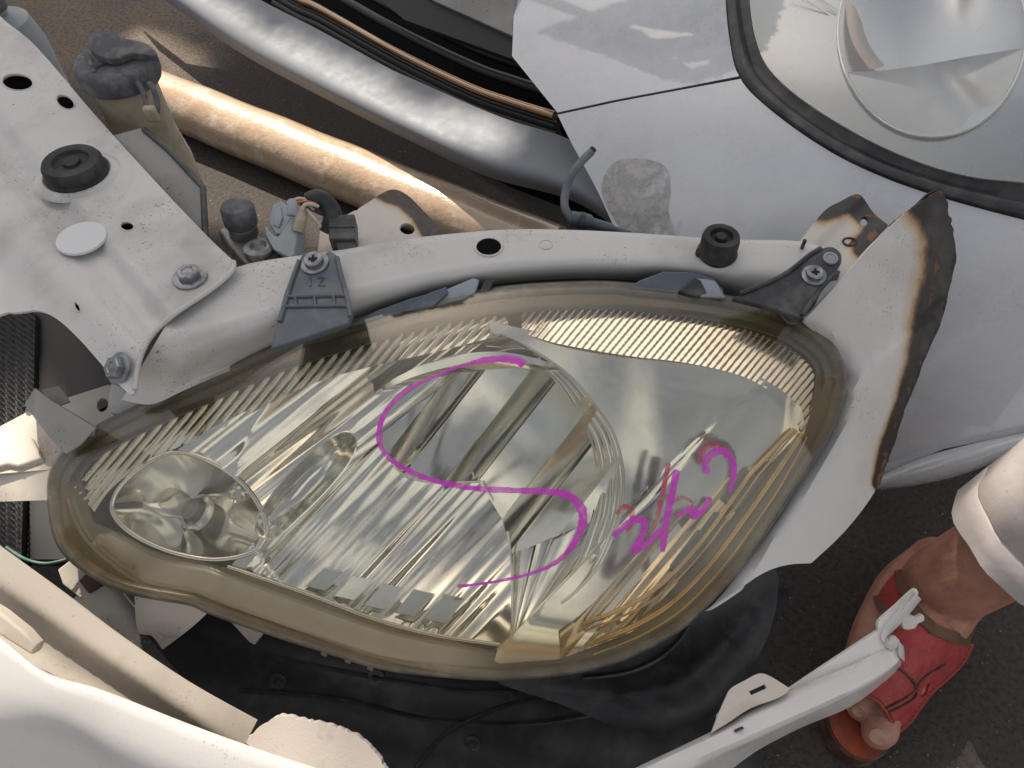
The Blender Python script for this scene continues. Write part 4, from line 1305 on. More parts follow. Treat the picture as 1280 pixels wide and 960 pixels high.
# pen writing on the outside of the lens
def pen(name, pts, widths, mat, lift=0.0006, n=10):
    L = spline(pts, n=n)
    W = np.interp(np.linspace(0, 1, len(L)), np.linspace(0, 1, len(widths)), widths)
    A, B, Cc = [], [], []
    for i, (x, y) in enumerate(L):
        a = L[max(0, i - 1)]; b = L[min(len(L) - 1, i + 1)]
        tx, ty = b[0] - a[0], b[1] - a[1]; q = math.hypot(tx, ty) or 1
        w_ = W[i] / 2 * (1 + 0.10 * math.sin(i * 1.7) + 0.08 * math.sin(i * 0.61))
        if i in (0, len(L) - 1): w_ *= 0.45
        nx, ny = ty / q * w_, -tx / q * w_
        A.append(P(x + nx, y + ny, d_lens(x + nx, y + ny) - lift * 0.5)); Cc.append(P(x, y, d_lens(x, y) - lift)); B.append(P(x - nx, y - ny, d_lens(x - nx, y - ny) - lift * 0.5))
    o = grid_mesh(name, [A, Cc, B], mat, lens)
    return o
pen('pen_mark', [(655, 456), (645, 450), (615, 449), (580, 456), (545, 470), (510, 487), (484, 512), (474, 538), (478, 562), (500, 582), (540, 600), (590, 610), (640, 613), (690, 615), (715, 622), (728, 640), (726, 662), (712, 687), (690, 706), (660, 718), (625, 726), (598, 730), (572, 733)],
    [11, 10, 8, 4, 3.5, 5, 6, 7, 6.5, 6, 6.5, 7, 7.5, 8, 10, 12, 10, 7, 5, 4, 3.5, 3, 5], MAT['pen_purple'])
pen('pen_mark', [(766, 671), (778, 660), (790, 651), (802, 650), (806, 658), (800, 674), (791, 689), (800, 686), (815, 674), (828, 660)], [6, 8, 9, 8, 8, 8, 7], MAT['pen_purple'])
pen('pen_mark', [(846, 587), (840, 618), (832, 655), (828, 690)], [8, 9, 9, 8], MAT['pen_purple'])
pen('pen_mark', [(846, 645), (858, 638), (868, 636), (866, 645), (878, 638), (888, 622)], [5, 8, 9, 9, 7], MAT['pen_purple'])
pen('pen_mark', [(884, 592), (882, 578), (890, 567), (904, 564), (914, 574), (917, 592), (912, 616)], [8, 10, 10, 9, 9, 5], MAT['pen_purple'])
# painted reflections of the purple writing: red strokes laid on the lens
pen('pen_mark_reflection', [(771, 643), (778, 634), (788, 636), (790, 650), (784, 664)], [4.5, 6.8, 6.8, 4.5], MAT['pen_reflection_red'], lift=0.0003)
pen('pen_mark_reflection', [(836, 578), (830, 608), (822, 645), (812, 668)], [5.2, 6.8, 6.0, 4.5], MAT['pen_reflection_red'], lift=0.0003)
pen('pen_mark_reflection', [(872, 580), (876, 566), (888, 556), (902, 560), (908, 572)], [6.0, 9.0, 7.5, 4.5], MAT['pen_reflection_red'], lift=0.0003)
pen('pen_mark_reflection', [(836, 632), (846, 624), (856, 622), (866, 628)], [3.8, 5.2, 4.5, 3.0], MAT['pen_reflection_red'], lift=0.0003)

# mounting brackets and clips of the housing
b1o = spline([(372, 330), (378, 317), (384, 314, 1), (392, 319), (402, 319), (411, 313, 1), (420, 318), (424, 330), (432, 360), (440, 392, 1), (435, 404, 1), (338, 436, 1), (344, 412), (354, 370), (362, 350)], True, 3)
d_b1 = dplane((395, 318, 0.668), (438, 395, 0.628), (340, 434, 0.618))
b1 = prism('mount_bracket', b1o, d_b1, MAT['grey_plastic'], hl, 0.006, 0.0012)
def off_tube(name, pts, f, lift, r, mat, par): return tube(name, [PV(x, y, f(x, y) - lift) for x, y in pts], r, mat, par, 8)
off_tube('bracket_rib', spline([(374, 326), (366, 348), (358, 372), (350, 402)], n=4), d_b1, 0.001, 0.0022, MAT['grey_plastic'], b1)
off_tube('bracket_rib', spline([(421, 322), (428, 350), (435, 375), (438, 396)], n=4), d_b1, 0.001, 0.0022, MAT['grey_plastic'], b1)
off_tube('bracket_rib', [(358, 371), (433, 369)], d_b1, 0.001, 0.0016, MAT['grey_plastic'], b1)
off_tube('bracket_rib', [(355, 383), (436, 382)], d_b1, 0.001, 0.0016, MAT['grey_plastic'], b1)
for x in (369, 393, 417): off_tube('bracket_rib', [(x, 370), (x + 1, 383)], d_b1, 0.001, 0.0014, MAT['grey_plastic'], b1)
off_tube('embossed_mark', [(386, 348), (388, 346), (388, 358)], d_b1, 0.0003, 0.0009, MAT['grey_plastic'], b1)
off_tube('embossed_mark', [(397, 347), (405, 347), (398, 357), (406, 357)], d_b1, 0.0003, 0.0009, MAT['grey_plastic'], b1)
hex_bolt(394, 330, d_b1, 0.0078, hl, phillips=True)
b2o = spline([(915, 372, 1), (950, 358), (985, 341), (1008, 322), (1024, 311), (1040, 308), (1051, 316), (1052, 328), (1046, 338), (1050, 345), (1036, 350), (1018, 372), (1001, 398, 1), (985, 392), (960, 384)], True, 3)
d_b2 = dplane((930, 366, 0.645), (1040, 310, 0.662), (1000, 395, 0.632))
b2 = prism('mount_bracket', b2o, d_b2, MAT['dark_plastic'], hl, 0.006, 0.0012)
off_tube('bracket_rib', spline([(925, 367), (955, 355), (985, 340), (1010, 320), (1026, 310)], n=4), d_b2, 0.001, 0.0020, MAT['dark_plastic'], b2)
off_tube('bracket_rib', spline([(1048, 340), (1034, 352), (1016, 374), (1003, 394)], n=4), d_b2, 0.001, 0.0020, MAT['dark_plastic'], b2)
lathe('bracket_hole', PV(1038, 323, d_b2(1038, 323) - 0.001), norm_at(d_b2, 1038, 323), [(0.0062, -0.001), (0.0062, 0.0010), (0.0045, 0.0012), (0.0042, 0.0002)], MAT['pale_plastic'], b2, 18)
hex_bolt(1017, 345, d_b2, 0.0066, hl, phillips=True)
# clips along the upper rim
def clip(o, f, mat, t=0.010): return prism('rim_clip', o, f, MAT[mat], hl, t, 0.0010)
d_clip = lambda x, y: d_rim(x, y) - 0.003 + 0.0006 * (370 - y) * 0.2
clip([(432, 409), (470, 388), (515, 372), (552, 362), (538, 380), (500, 392), (470, 400)], d_clip, 'grey_plastic')
clip([(500, 390), (535, 366), (558, 358), (560, 366), (540, 384)], lambda x, y: d_clip(x, y) - 0.004, 'grey_plastic')
clip([(545, 382), (556, 362), (592, 347), (599, 350), (594, 366), (580, 374)], d_clip, 'pale_plastic', 0.008)
clip([(598, 366), (606, 350), (618, 350), (610, 366)], d_clip, 'dark_plastic')
clip([(785, 360), (800, 350), (830, 339), (870, 340), (890, 347), (905, 362), (902, 374), (850, 366)], d_clip, 'grey_plastic')
clip([(848, 364), (868, 346), (876, 350), (884, 366), (870, 370)], lambda x, y: d_clip(x, y) - 0.004, 'dark_plastic')
clip([(868, 347), (894, 350), (908, 372), (876, 371)], lambda x, y: d_clip(x, y) - 0.003, 'pale_plastic', 0.006)
clip([(972, 390), (978, 384), (992, 392), (996, 406), (984, 404)], d_clip, 'bezel_brown', 0.006)
for k, x in enumerate((402, 432, 460)):
    clip([(x, 808 + k * 9), (x + 8, 811 + k * 9), (x + 6, 822 + k * 9), (x - 2, 819 + k * 9)], lambda X, Y: d_rim(X, Y) + 0.004, 'bezel_brown', 0.006)

# ------------------------------------------------------------------ left side: lower tie bar, radiator
tie_top = [(-60, 566), (0, 533), (32, 516), (75, 500), (135, 481), (163, 486), (176, 508), (130, 538), (95, 566), (72, 586), (0, 592), (-60, 596)]
d_tie = dplane((0, 560, 0.70), (140, 490, 0.72), (66, 588, 0.672))
tie = sheet('lower_tie_bar', tie_top, d_tie, MAT['dirty_white'], fe, 0.003, [ellipse(128, 506, 7, 9, 0.3, 14)], res=10)
sheet('tie_front', [(-60, 596), (0, 592), (72, 586), (66, 625), (0, 627), (-60, 630)], dplane((0, 592, 0.6855), (70, 586, 0.672), (0, 627, 0.684)), MAT['dirty_white'], tie, 0.003, res=12)
prism('raised_pad', [(-30, 560), (0, 553), (38, 545), (52, 572), (22, 583), (8, 580), (-30, 590)], lambda x, y: d_tie(x, y) - 0.008, MAT['dirty_white'], tie, 0.010, 0.002)
prism('bent_tab', [(30, 506), (43, 485), (62, 500), (119, 535), (100, 556), (82, 568), (60, 545)], dplane((43, 485, 0.665), (30, 506, 0.668), (82, 568, 0.645)), MAT['primer_grey'], fe, 0.002, 0.0006)
prism('bent_tab', [(62, 500), (119, 534), (116, 546), (90, 545)], dplane((62, 500, 0.662), (119, 535, 0.648), (90, 545, 0.660)), MAT['primer_grey'], fe, 0.002, 0.0006)
prism('small_tab', [(52, 487), (74, 482), (88, 502), (68, 509)], dplane((52, 487, 0.68), (74, 482, 0.685), (88, 502, 0.68)), MAT['primer_grey'], fe, 0.002, 0.0005)
prism('corner_post', [(140, 472), (160, 492), (180, 505), (158, 522), (138, 516), (135, 500)], dplane((140, 472, 0.688), (180, 505, 0.680), (138, 516, 0.676)), MAT['cut_white'], fe, 0.012, 0.001)
# radiator with its fins, standing behind the support
rad = empty('radiator', G(0, 560, 0), 'dark finned radiator core at the far left edge below the white panel', 'radiator')
d_rad = dplane((0, 400, 0.90), (42, 400, 0.90), (0, 680, 0.76))
sheet('radiator_core', [(-120, 330), (20, 372), (44, 392), (42, 500), (30, 600), (26, 700), (-120, 700)], d_rad, MAT['black_plastic'], rad, 0.02, res=40)
V = []; F = []
for k in range(62):
    y0 = 300 + k * 7.2
    for seg in range(10):
        xa, xb = -80 + seg * 12.4, -80 + (seg + 1) * 12.4 - 3
        for (xx, tt) in ((xa, 0), (xb, 1)):
            yy = y0 + 0.95 * (xx + 80) * 0.72
            lim = 42 if yy < 500 else 27
            xx2 = min(xx, lim)
            V.append(P(xx2, yy, d_rad(xx2, yy) - 0.004)); V.append(P(xx2, yy + 3.0, d_rad(xx2, yy + 3) - 0.003 - 0.003 * tt))
        b = len(V) - 4
        F.append((b, b + 2, b + 3, b + 1))
fo = mk('fins', V, F, MAT['fin_dark'], rad, smooth=False); fo['kind'] = 'stuff'
solid(fo, 0.0008)
prism('side_tank', [(42, 388), (70, 392), (150, 470), (150, 500), (30, 560), (42, 500)], lambda x, y: d_rad(x, y) + 0.01, MAT['gloss_black'], rad, 0.02)
prism('side_tank', [(26, 620), (75, 620), (90, 700), (30, 700)], lambda x, y: d_rad(x, y) + 0.01, MAT['gloss_black'], rad, 0.02)

# thin green wire hanging at the bumper's edge
tag(tube('wire', [PV(x, y, d) for x, y, d in [(12, 688, 0.68), (30, 698, 0.672), (52, 704, 0.668), (72, 702, 0.667), (96, 696, 0.672)]] and spline3([PV(x, y, d) for x, y, d in [(8, 684, 0.69), (30, 698, 0.672), (52, 704, 0.668), (72, 702, 0.667), (100, 694, 0.675)]], 6), 0.0013, MAT['wire_green'], None, 8), 'thin green wire running behind the left bumper edge', 'wire')

# broken white plastic below the headlight's left end
pc = empty('plastic_cover', P(170, 770, 0.72), 'broken dirty white plastic cover under the left end of the yellowed headlight', 'plastic cover')
rows = []
ax0 = [(112, 728), (128, 748), (145, 770), (170, 792)]
for t in np.linspace(-1, 1, 9):
    rows.append([P(x + 28 * t, y - 22 * t + 4, 0.672 + 0.016 * t * t + 0.00006 * (y - 728)) for x, y in spline(ax0, n=4)])
solid(grid_mesh('tube_shell', rows, MAT['dirty_white'], pc), 0.002)
sheet('torn_flap', spline([(168, 742, 1), (200, 748), (262, 763, 1), (240, 784), (203, 812, 1), (190, 795), (172, 788)], True, 4), lambda x, y: 0.664 + 0.00010 * (y - 740) + 0.003 * math.sin(x * 0.06), MAT['dirty_white'], pc, 0.002, res=8)
tube('crack_edge', [PV(x, y, 0.664 + 0.00010 * (y - 740) - 0.0012) for x, y in spline([(152, 738), (168, 758), (190, 782), (206, 795), (222, 795)], n=4)], 0.0008, MAT['inner_plastic'], pc, 6)
prism('end_piece', [(72, 712), (88, 700), (104, 706), (120, 738), (100, 748), (78, 730)], dplane((72, 712, 0.68), (104, 706, 0.68), (100, 748, 0.675)), MAT['dirty_white'], pc, 0.008, 0.001)
prism('orange_insert', [(98, 726), (112, 712), (134, 728), (110, 742)], dplane((98, 726, 0.668), (112, 712, 0.671), (110, 742, 0.666)), MAT['strap_trim'], pc, 0.006, 0.001)

# black under-cover and fender liner
uc = sheet('undercover', spline([(150, 735), (300, 770), (500, 800), (760, 800), (900, 760), (985, 735), (960, 800), (940, 900), (930, 990), (700, 1010), (450, 1010), (330, 960), (230, 850)], True, 4),
           lambda x, y: dplane((200, 790, 0.73), (600, 960, 0.70), (900, 930, 0.735), (600, 800, 0.74))(x, y) + 0.010 * math.sin(x * 0.011 + y * 0.006) + 0.005 * math.sin(y * 0.05 - x * 0.012), MAT['black_plastic'], None, 0.003, res=16)
tag(uc, 'dusty black plastic undercover below the lower edge of the yellowed headlight', 'undercover')
lin_o = spline([(618, 850), (700, 842), (800, 812), (880, 762), (925, 736), (968, 712), (972, 745), (962, 790), (940, 835), (912, 875), (880, 900), (830, 914), (770, 908), (700, 880)], True, 4)
def d_lin(x, y):
    e = float(segdist([(x, y)], lin_o)[0])
    return dplane((640, 850, 0.672), (880, 765, 0.662), (960, 740, 0.668), (850, 910, 0.665))(x, y) + 0.022 * float(sstep(0, 70, e)) + 0.0007 * math.sin(x * 0.10 - y * 0.16) * float(sstep(5, 40, e))
fl_ = sheet('fender_liner', lin_o, d_lin, MAT['black_plastic'], None, 0.003, res=9)
tag(fl_, 'black curved wheel arch liner tucked under the headlight and white fender strip', 'liner')
d_uc = lambda x, y: dplane((200, 790, 0.73), (600, 960, 0.70), (900, 930, 0.735), (600, 800, 0.74))(x, y) + 0.010 * math.sin(x * 0.011 + y * 0.006) + 0.005 * math.sin(y * 0.05 - x * 0.012)
for L in ([(330, 820), (420, 838), (560, 862), (640, 866)], [(300, 862), (420, 872), (540, 900), (660, 905), (760, 890)], [(520, 960), (560, 915), (640, 880), (720, 870)], [(400, 900), (430, 930), (470, 960)]):
    tube('undercover_rib', [PV(x, y, d_uc(x, y) - 0.001) for x, y in spline(L, n=5)], 0.0022, MAT['black_plastic'], uc, 6)
for x, y in ((348, 852), (590, 930), (470, 846)):
    lathe('push_clip', PV(x, y, d_uc(x, y)), -Vector(FWD), [(0.008, -0.001), (0.008, 0.0015), (0.006, 0.0025), (0.0035, 0.0025), (0.003, 0.0012)], MAT['dark_plastic'], uc, 18)
prism('liner_bracket', [(286, 775), (310, 782), (331, 790), (318, 806), (312, 803)], dplane((286, 775, 0.69), (331, 790, 0.69), (318, 806, 0.688)), MAT['inner_plastic'], uc, 0.003, 0.0005)
tube('liner_edge', [PV(x, y, d_lin(x, y) - 0.004) for x, y in spline([(728, 848), (780, 842), (820, 826), (850, 800), (868, 770)], n=5)], 0.0016, MAT['dark_plastic'], fl_, 8)

# ------------------------------------------------------------------ loose bumper in the foreground
bu = empty('bumper', P(560, 1000, 0.72), 'loose white bumper curving along the bottom from left edge to the sandal', 'bumper')
Up_ = [(-60, 762), (0, 796), (60, 841), (130, 863), (250, 910), (380, 955), (560, 1008), (700, 1005), (800, 957), (890, 914), (987, 863), (1060, 833), (1106, 810), (1119, 799)]
Lo_ = [(-60, 770), (0, 804), (60, 850), (129, 873), (247, 921), (374, 967), (560, 1028), (712, 1028), (822, 962), (912, 922), (1020, 876), (1086, 846), (1116, 830), (1124, 822)]
Cr_ = [(-60, 900), (0, 908), (78, 914), (165, 960), (258, 1000), (380, 1040), (570, 1080), (740, 1060), (870, 962), (950, 922), (1040, 880), (1093, 853), (1119, 833), (1125, 825)]
Bt_ = [(-60, 1050), (0, 1050), (70, 1050), (140, 1060), (260, 1080), (390, 1120), (590, 1140), (770, 1090), (914, 962), (988, 916), (1060, 885), (1101, 856), (1123, 836), (1127, 828)]
Ds = [0.575, 0.57, 0.566, 0.563, 0.56, 0.56, 0.56, 0.57, 0.585, 0.60, 0.622, 0.642, 0.655, 0.66]
def path(pts): return spline([tuple(p) for p in pts], n=6)
def dpath(): 
    return [q[1] for q in spline([(i * 10.0, d * 1000) for i, d in enumerate(Ds)], n=6)]
U6, L6, C6, B6 = path(Up_), path(Lo_), path(Cr_), path(Bt_)
D6 = [d / 1000 for d in dpath()]
rows = []
def brow(A, dd): return [P(a[0], a[1], d + dd) for a, d in zip(A, D6)]
rows = [brow(U6, 0.030), brow(U6, 0.006), brow(lerp2(U6, L6, .4), 0.0), brow(L6, -0.001), brow(lerp2(L6, C6, .12), -0.001), brow(lerp2(L6, C6, .5), -0.001), brow(lerp2(L6, C6, .9), 0.003), brow(C6, 0.007), brow(lerp2(C6, B6, .15), 0.012), brow(lerp2(C6, B6, .6), 0.032), brow(B6, 0.055)]
sk = grid_mesh('bumper_skin', rows, MAT['bumper_white'], bu)
solid(sk, 0.003)
# inner flange strip
fl_o = spline([(-60, 640), (0, 684), (80, 742), (150, 795), (235, 853), (321, 901, 1), (306, 930, 1), (330, 962), (250, 935), (130, 880), (40, 830), (-60, 800)], True, 4)
def d_fl2(x, y):
    s, _ = along(x, y, (0, 684), (321, 901))
    return 0.618 - 0.0000 * x - 0.0001 * min(s, 45) + 0.012 * float(sstep(38, 60, s)) - 0.010 * float(sstep(70, 110, s))
sheet('inner_flange', fl_o, d_fl2, MAT['inner_plastic'], bu, 0.003, res=10)
prism('flange_pad', [(-40, 742), (0, 766), (30, 790), (46, 808), (40, 820), (0, 795), (-40, 775)], lambda x, y: 0.588, MAT['inner_plastic'], bu, 0.012, 0.002)
# moulded tab with a slot near the right end
tabp = spline([(889, 916, 1), (900, 888), (908, 870), (914, 860), (930, 851), (948, 842), (960, 844), (974, 852), (988, 861, 1), (975, 871), (940, 884), (915, 900)], True, 3)
d_tab = dplane((890, 915, 0.598), (950, 843, 0.624), (988, 861, 0.618))
tb_ = sheet('moulded_tab', tabp, d_tab, MAT['dirty_white'], bu, 0.004, [[(936, 864), (956, 855), (959, 860), (939, 869)]], res=6)
prism('tab_slot', [(934, 863), (957, 853), (961, 861), (938, 871)], lambda x, y: d_tab(x, y) + 0.004, MAT['black_plastic'], tb_, 0.002, 0)
prism('small_slot', [(918, 914), (929, 909), (930, 911), (919, 916)], lambda x, y: 0.6005, MAT['dark_plastic'], bu, 0.002, 0)
# back wall and tip
tipo = spline([(985, 863, 1), (1040, 826), (1098, 788, 1), (1099, 776), (1120, 757), (1142, 737), (1147, 739), (1146, 745), (1128, 765), (1113, 784), (1108, 796), (1112, 806), (1080, 826), (1030, 848)], True, 4)
sheet('tip_wall', tipo, lambda x, y: 0.628 + 0.00026 * (x - 985) + 0.00008 * (y - 800), MAT['bumper_white'], bu, 0.0025, res=7)
rows = []
curl = spline([(1145, 742), (1132, 758), (1118, 774), (1106, 786), (1102, 798), (1110, 806), (1122, 800), (1124, 820)], n=5)
rows = [[P(x - 5, y - 4, 0.660 + 0.004) for x, y in curl], [P(x, y, 0.655) for x, y in curl], [P(x + 4, y + 4, 0.657) for x, y in curl], [P(x + 7, y + 7, 0.668) for x, y in curl]]
solid(grid_mesh('tip_edge', rows, MAT['bumper_white'], bu), 0.0015)
prism('white_clip', spline([(1128, 776), (1136, 768), (1146, 772), (1154, 768), (1156, 776), (1148, 780), (1144, 786), (1130, 787)], True, 2), lambda x, y: 0.668, MAT['foam_white'], bu, 0.006, 0.001)

# foam scrap with a scalloped edge
base = [(306, 932), (322, 912), (345, 896), (365, 897), (385, 902), (405, 905), (425, 911), (442, 918), (458, 929), (470, 942), (478, 954), (484, 968), (486, 990), (420, 1000), (350, 970)]
sc_o = []
for i, p in enumerate(spline(base, True, 6)):
    sc_o.append((p[0] + 1.1 * math.cos(i * 1.3 + 2 * math.sin(i * 0.37)), p[1] + 1.1 * math.sin(i * 1.7 + math.sin(i * 0.51))))
fs_ = sheet('foam_scrap', sc_o, lambda x, y: 0.640 - 0.0001 * (y - 900) + 0.003 * math.sin(x * 0.03), MAT['foam_white'], None, 0.008, res=8)
tag(fs_, 'white foam pad with a scalloped edge lying behind the bumper at the bottom', 'foam')

# ------------------------------------------------------------------ small things behind the beam
wb = empty('washer_bottle', P(150, 165, 0.84), 'cream washer bottle neck with a dusty grey cap behind the left panel', 'washer bottle')
zc = Vector((0, 0, 1)); capc = PV(150, 92, 0.82)
lathe('neck', capc + Vector((0.0, 0, -0.09)), zc, [(0.040, -0.06), (0.040, -0.02), (0.034, 0.02), (0.033, 0.075), (0.034, 0.09)], MAT['bottle_plastic'], wb, 32)
capo = lathe('cap', capc, zc, [(0.0405, -0.006), (0.0425, 0.0), (0.0425, 0.012), (0.040, 0.016), (0.036, 0.0175), (0.001, 0.0185)], MAT['cap_plastic'], wb, 40)
prism('cap_lift_tab', spline([(110, 38, 1), (140, 38), (158, 48), (186, 58), (196, 70), (165, 66), (140, 74), (112, 62)], True, 3), dplane((110, 40, 0.80), (190, 62, 0.795), (130, 75, 0.785)), MAT['cap_plastic'], capo, 0.008, 0.001)
tube('cap_rib', [capc + Vector((-0.014, -0.022, 0.019)), capc + Vector((0.004, 0.004, 0.021)), capc + Vector((0.030, 0.012, 0.019))], 0.0032, MAT['cap_plastic'], capo, 8)
tube('cap_rib', [capc + Vector((-0.034, 0.012, 0.018)), capc + Vector((-0.022, -0.006, 0.019)), capc + Vector((-0.010, -0.028, 0.017))], 0.0026, MAT['cap_plastic'], capo, 8)
tube('cap_tether', spline3([PV(172, 103, 0.79), PV(180, 118, 0.785), PV(184, 134, 0.785), PV(192, 146, 0.79), PV(197, 132, 0.79), PV(192, 112, 0.79), PV(186, 104, 0.79)], 6), 0.0028, MAT['cap_plastic'], capo, 8)
box('tether_end', PV(189, 142, 0.785), (0.012, 0.008, 0.016), MAT['bottle_plastic'], capo, bev=0.002)
pl_ = prism('side_plate', [(130, 172), (176, 160), (186, 167), (210, 187), (254, 234), (258, 300), (240, 300)], dplane((176, 158, 0.785), (254, 233, 0.745), (200, 230, 0.752)), MAT['primer_grey'], fe, 0.003, 0.0005)
tube('plate_edge', [PV(x, y, dplane((176, 158, 0.785), (254, 233, 0.745), (200, 230, 0.752))(x, y) - 0.001) for x, y in [(180, 162), (210, 187), (254, 234), (257, 296)]], 0.003, MAT['dark_plastic'], pl_, 8)

tk = empty('tank', G(0, 20, 0), 'pale plastic tank in the far top left corner', 'tank')
lathe('tank_body', PV(2, 40, 1.02) + Vector((0, 0, -0.12)), zc, [(0.045, -0.2), (0.048, 0.0), (0.048, 0.10), (0.040, 0.135), (0.018, 0.145), (0.016, 0.16)], MAT['pale_plastic'], tk, 28)
lathe('tank_cap', PV(2, 40, 1.02) + Vector((0, 0, 0.03)), zc, [(0.022, 0), (0.022, 0.02), (0.018, 0.024)], MAT['cap_plastic'], tk, 24)

sv = empty('service_valve', P(310, 315, 0.74), 'grey knurled cap on a small metal pipe valve left of the connector', 'valve')
vc = PV(302, 280, 0.725)
vax = Vector((0.02, 0.1, 1)).normalized()
lathe('knurled_cap', vc, vax, [(0.0145, 0), (0.0150, 0.002), (0.0150, 0.017), (0.0138, 0.0205), (0.011, 0.0215), (0.001, 0.0218)], MAT['cap_plastic'], sv, 72, mod=lambda a, k: 1.0 + (0.022 if (k in (1, 2) and int(a / (2 * math.pi) * 72 + .5) % 2) else 0))
lathe('valve_stem', vc + vax * -0.022, vax, [(0.012, 0), (0.012, 0.010), (0.0135, 0.012), (0.0135, 0.020), (0.010, 0.024)], MAT['aluminium'], sv, 24)
prism('valve_block', [(272, 287), (290, 278), (318, 290), (340, 308), (330, 326), (306, 330), (286, 306)], dplane((272, 287, 0.735), (318, 290, 0.735), (306, 330, 0.705)), MAT['aluminium'], sv, 0.015, 0.002)
lathe('valve_flange', PV(324, 312, 0.712), vax, [(0.014, -0.004), (0.014, 0.003), (0.011, 0.005), (0.008, 0.005), (0.006, 0.001)], MAT['aluminium'], sv, 24)

wc = empty('wiring_connector', P(360, 315, 0.73), 'pale grey plug with bare wires joined to a black plug behind the beam', 'connector')
d_c1 = dplane((330, 290, 0.715), (352, 252, 0.725), (368, 300, 0.70))
prism('plug_body', spline([(331, 281, 1), (331, 292), (342, 312, 1), (362, 322, 1), (367, 318, 1), (372, 288), (370, 276), (364, 272), (352, 290, 1), (346, 296), (338, 290)], True, 2), d_c1, MAT['pale_plastic'], wc, 0.016, 0.001)
prism('plug_latch', [(336, 278), (340, 256), (352, 250), (360, 266), (364, 272), (352, 292), (344, 292)], lambda x, y: d_c1(x, y) + 0.003, MAT['pale_plastic'], wc, 0.010, 0.001)
prism('latch_window', [(342, 262), (350, 258), (353, 272), (348, 284), (341, 280)], lambda x, y: d_c1(x, y) + 0.0005, MAT['pale_plastic'], wc, 0.004, 0.0006)
lathe('plug_seal', PV(352, 322, 0.712), Vector((0.1, -0.1, 1)), [(0.0165, -0.012), (0.0165, 0.0), (0.015, 0.004), (0.010, 0.004)], MAT['rubber'], wc, 24)
for a, b, m_ in (((372, 290), (377, 262), 'bottle_plastic'), ((366, 270), (366, 254), 'pale_plastic')):
    tube('wire_sleeve', [PV(*a, 0.705), PV(a[0] * .5 + b[0] * .5 + 1, a[1] * .5 + b[1] * .5, 0.705), PV(*b, 0.71)], 0.0058, MAT[m_], wc, 14)
for pts_, m_, r_ in (([(366, 256, .71), (370, 249, .708), (380, 249, .708), (386, 256, .71), (392, 262, .715)], 'wire_white', .0016),
                     ([(377, 266, .704), (380, 257, .702), (388, 255, .703), (398, 258, .708)], 'wire_white', .0017),
                     ([(364, 258, .71), (372, 253, .706), (384, 252, .706), (396, 254, .71)], 'copper', .0012),
                     ([(384, 262, .705), (392, 272, .704), (400, 282, .706), (398, 284, .707)], 'wire_white', .0014)):
    tube('wire', spline3([PV(*q) for q in pts_], 6), r_, MAT[m_], wc, 8)
tube('black_sheath', spline3([PV(386, 252, 0.716), PV(398, 248, 0.715), (PV(410, 256, 0.718)), PV(416, 270, 0.72), PV(410, 290, 0.725)], 6), 0.0085, MAT['black_plastic'], wc, 14)
d_c2 = dplane((410, 269, 0.715), (443, 268, 0.715), (426, 298, 0.70))
c2 = prism('black_plug', [(409, 269), (443, 267), (444, 298), (411, 299)], d_c2, MAT['dark_plastic'], wc, 0.018, 0.0012)
prism('plug_groove', [(411, 278), (443, 277), (443, 283), (411, 284)], lambda x, y: d_c2(x, y) - 0.0015, MAT['dark_plastic'], c2, 0.004, 0.0005)
prism('plug_foot', [(418, 298), (440, 297), (450, 314), (424, 318)], lambda x, y: d_c2(x, y) + 0.004, MAT['dark_plastic'], wc, 0.014, 0.001)

cb = empty('cable_stub', P(750, 292, 0.78), 'short grey cable stub sticking up behind the beam near the white bumper', 'cable')
tube('cable', spline3([PV(739, 190, 0.79), PV(726, 203, 0.785), PV(713, 222, 0.78), (PV(706, 245, 0.775)), PV(707, 262, 0.77), PV(716, 276, 0.765)], 6), 0.0042, MAT['grey_plastic'], cb, 12, radii=None)
tube('cable_end', [PV(736, 193, 0.789), PV(742, 186, 0.79)], 0.0036, MAT['rubber'], cb, 10)
tube('cable_plug', spline3([PV(713, 273, 0.766), PV(730, 276, 0.766), PV(748, 281, 0.766), PV(768, 287, 0.768), PV(788, 292, 0.77)], 5), 0.005, MAT['grey_plastic'], cb, 12, radii=[0.0075 if i < 8 else (0.0052 if i < 15 else 0.0035) for i in range(21)])
tube('plug_band', [PV(724, 275, 0.765), PV(730, 276.5, 0.765)], 0.0085, MAT['dark_plastic'], cb, 12)

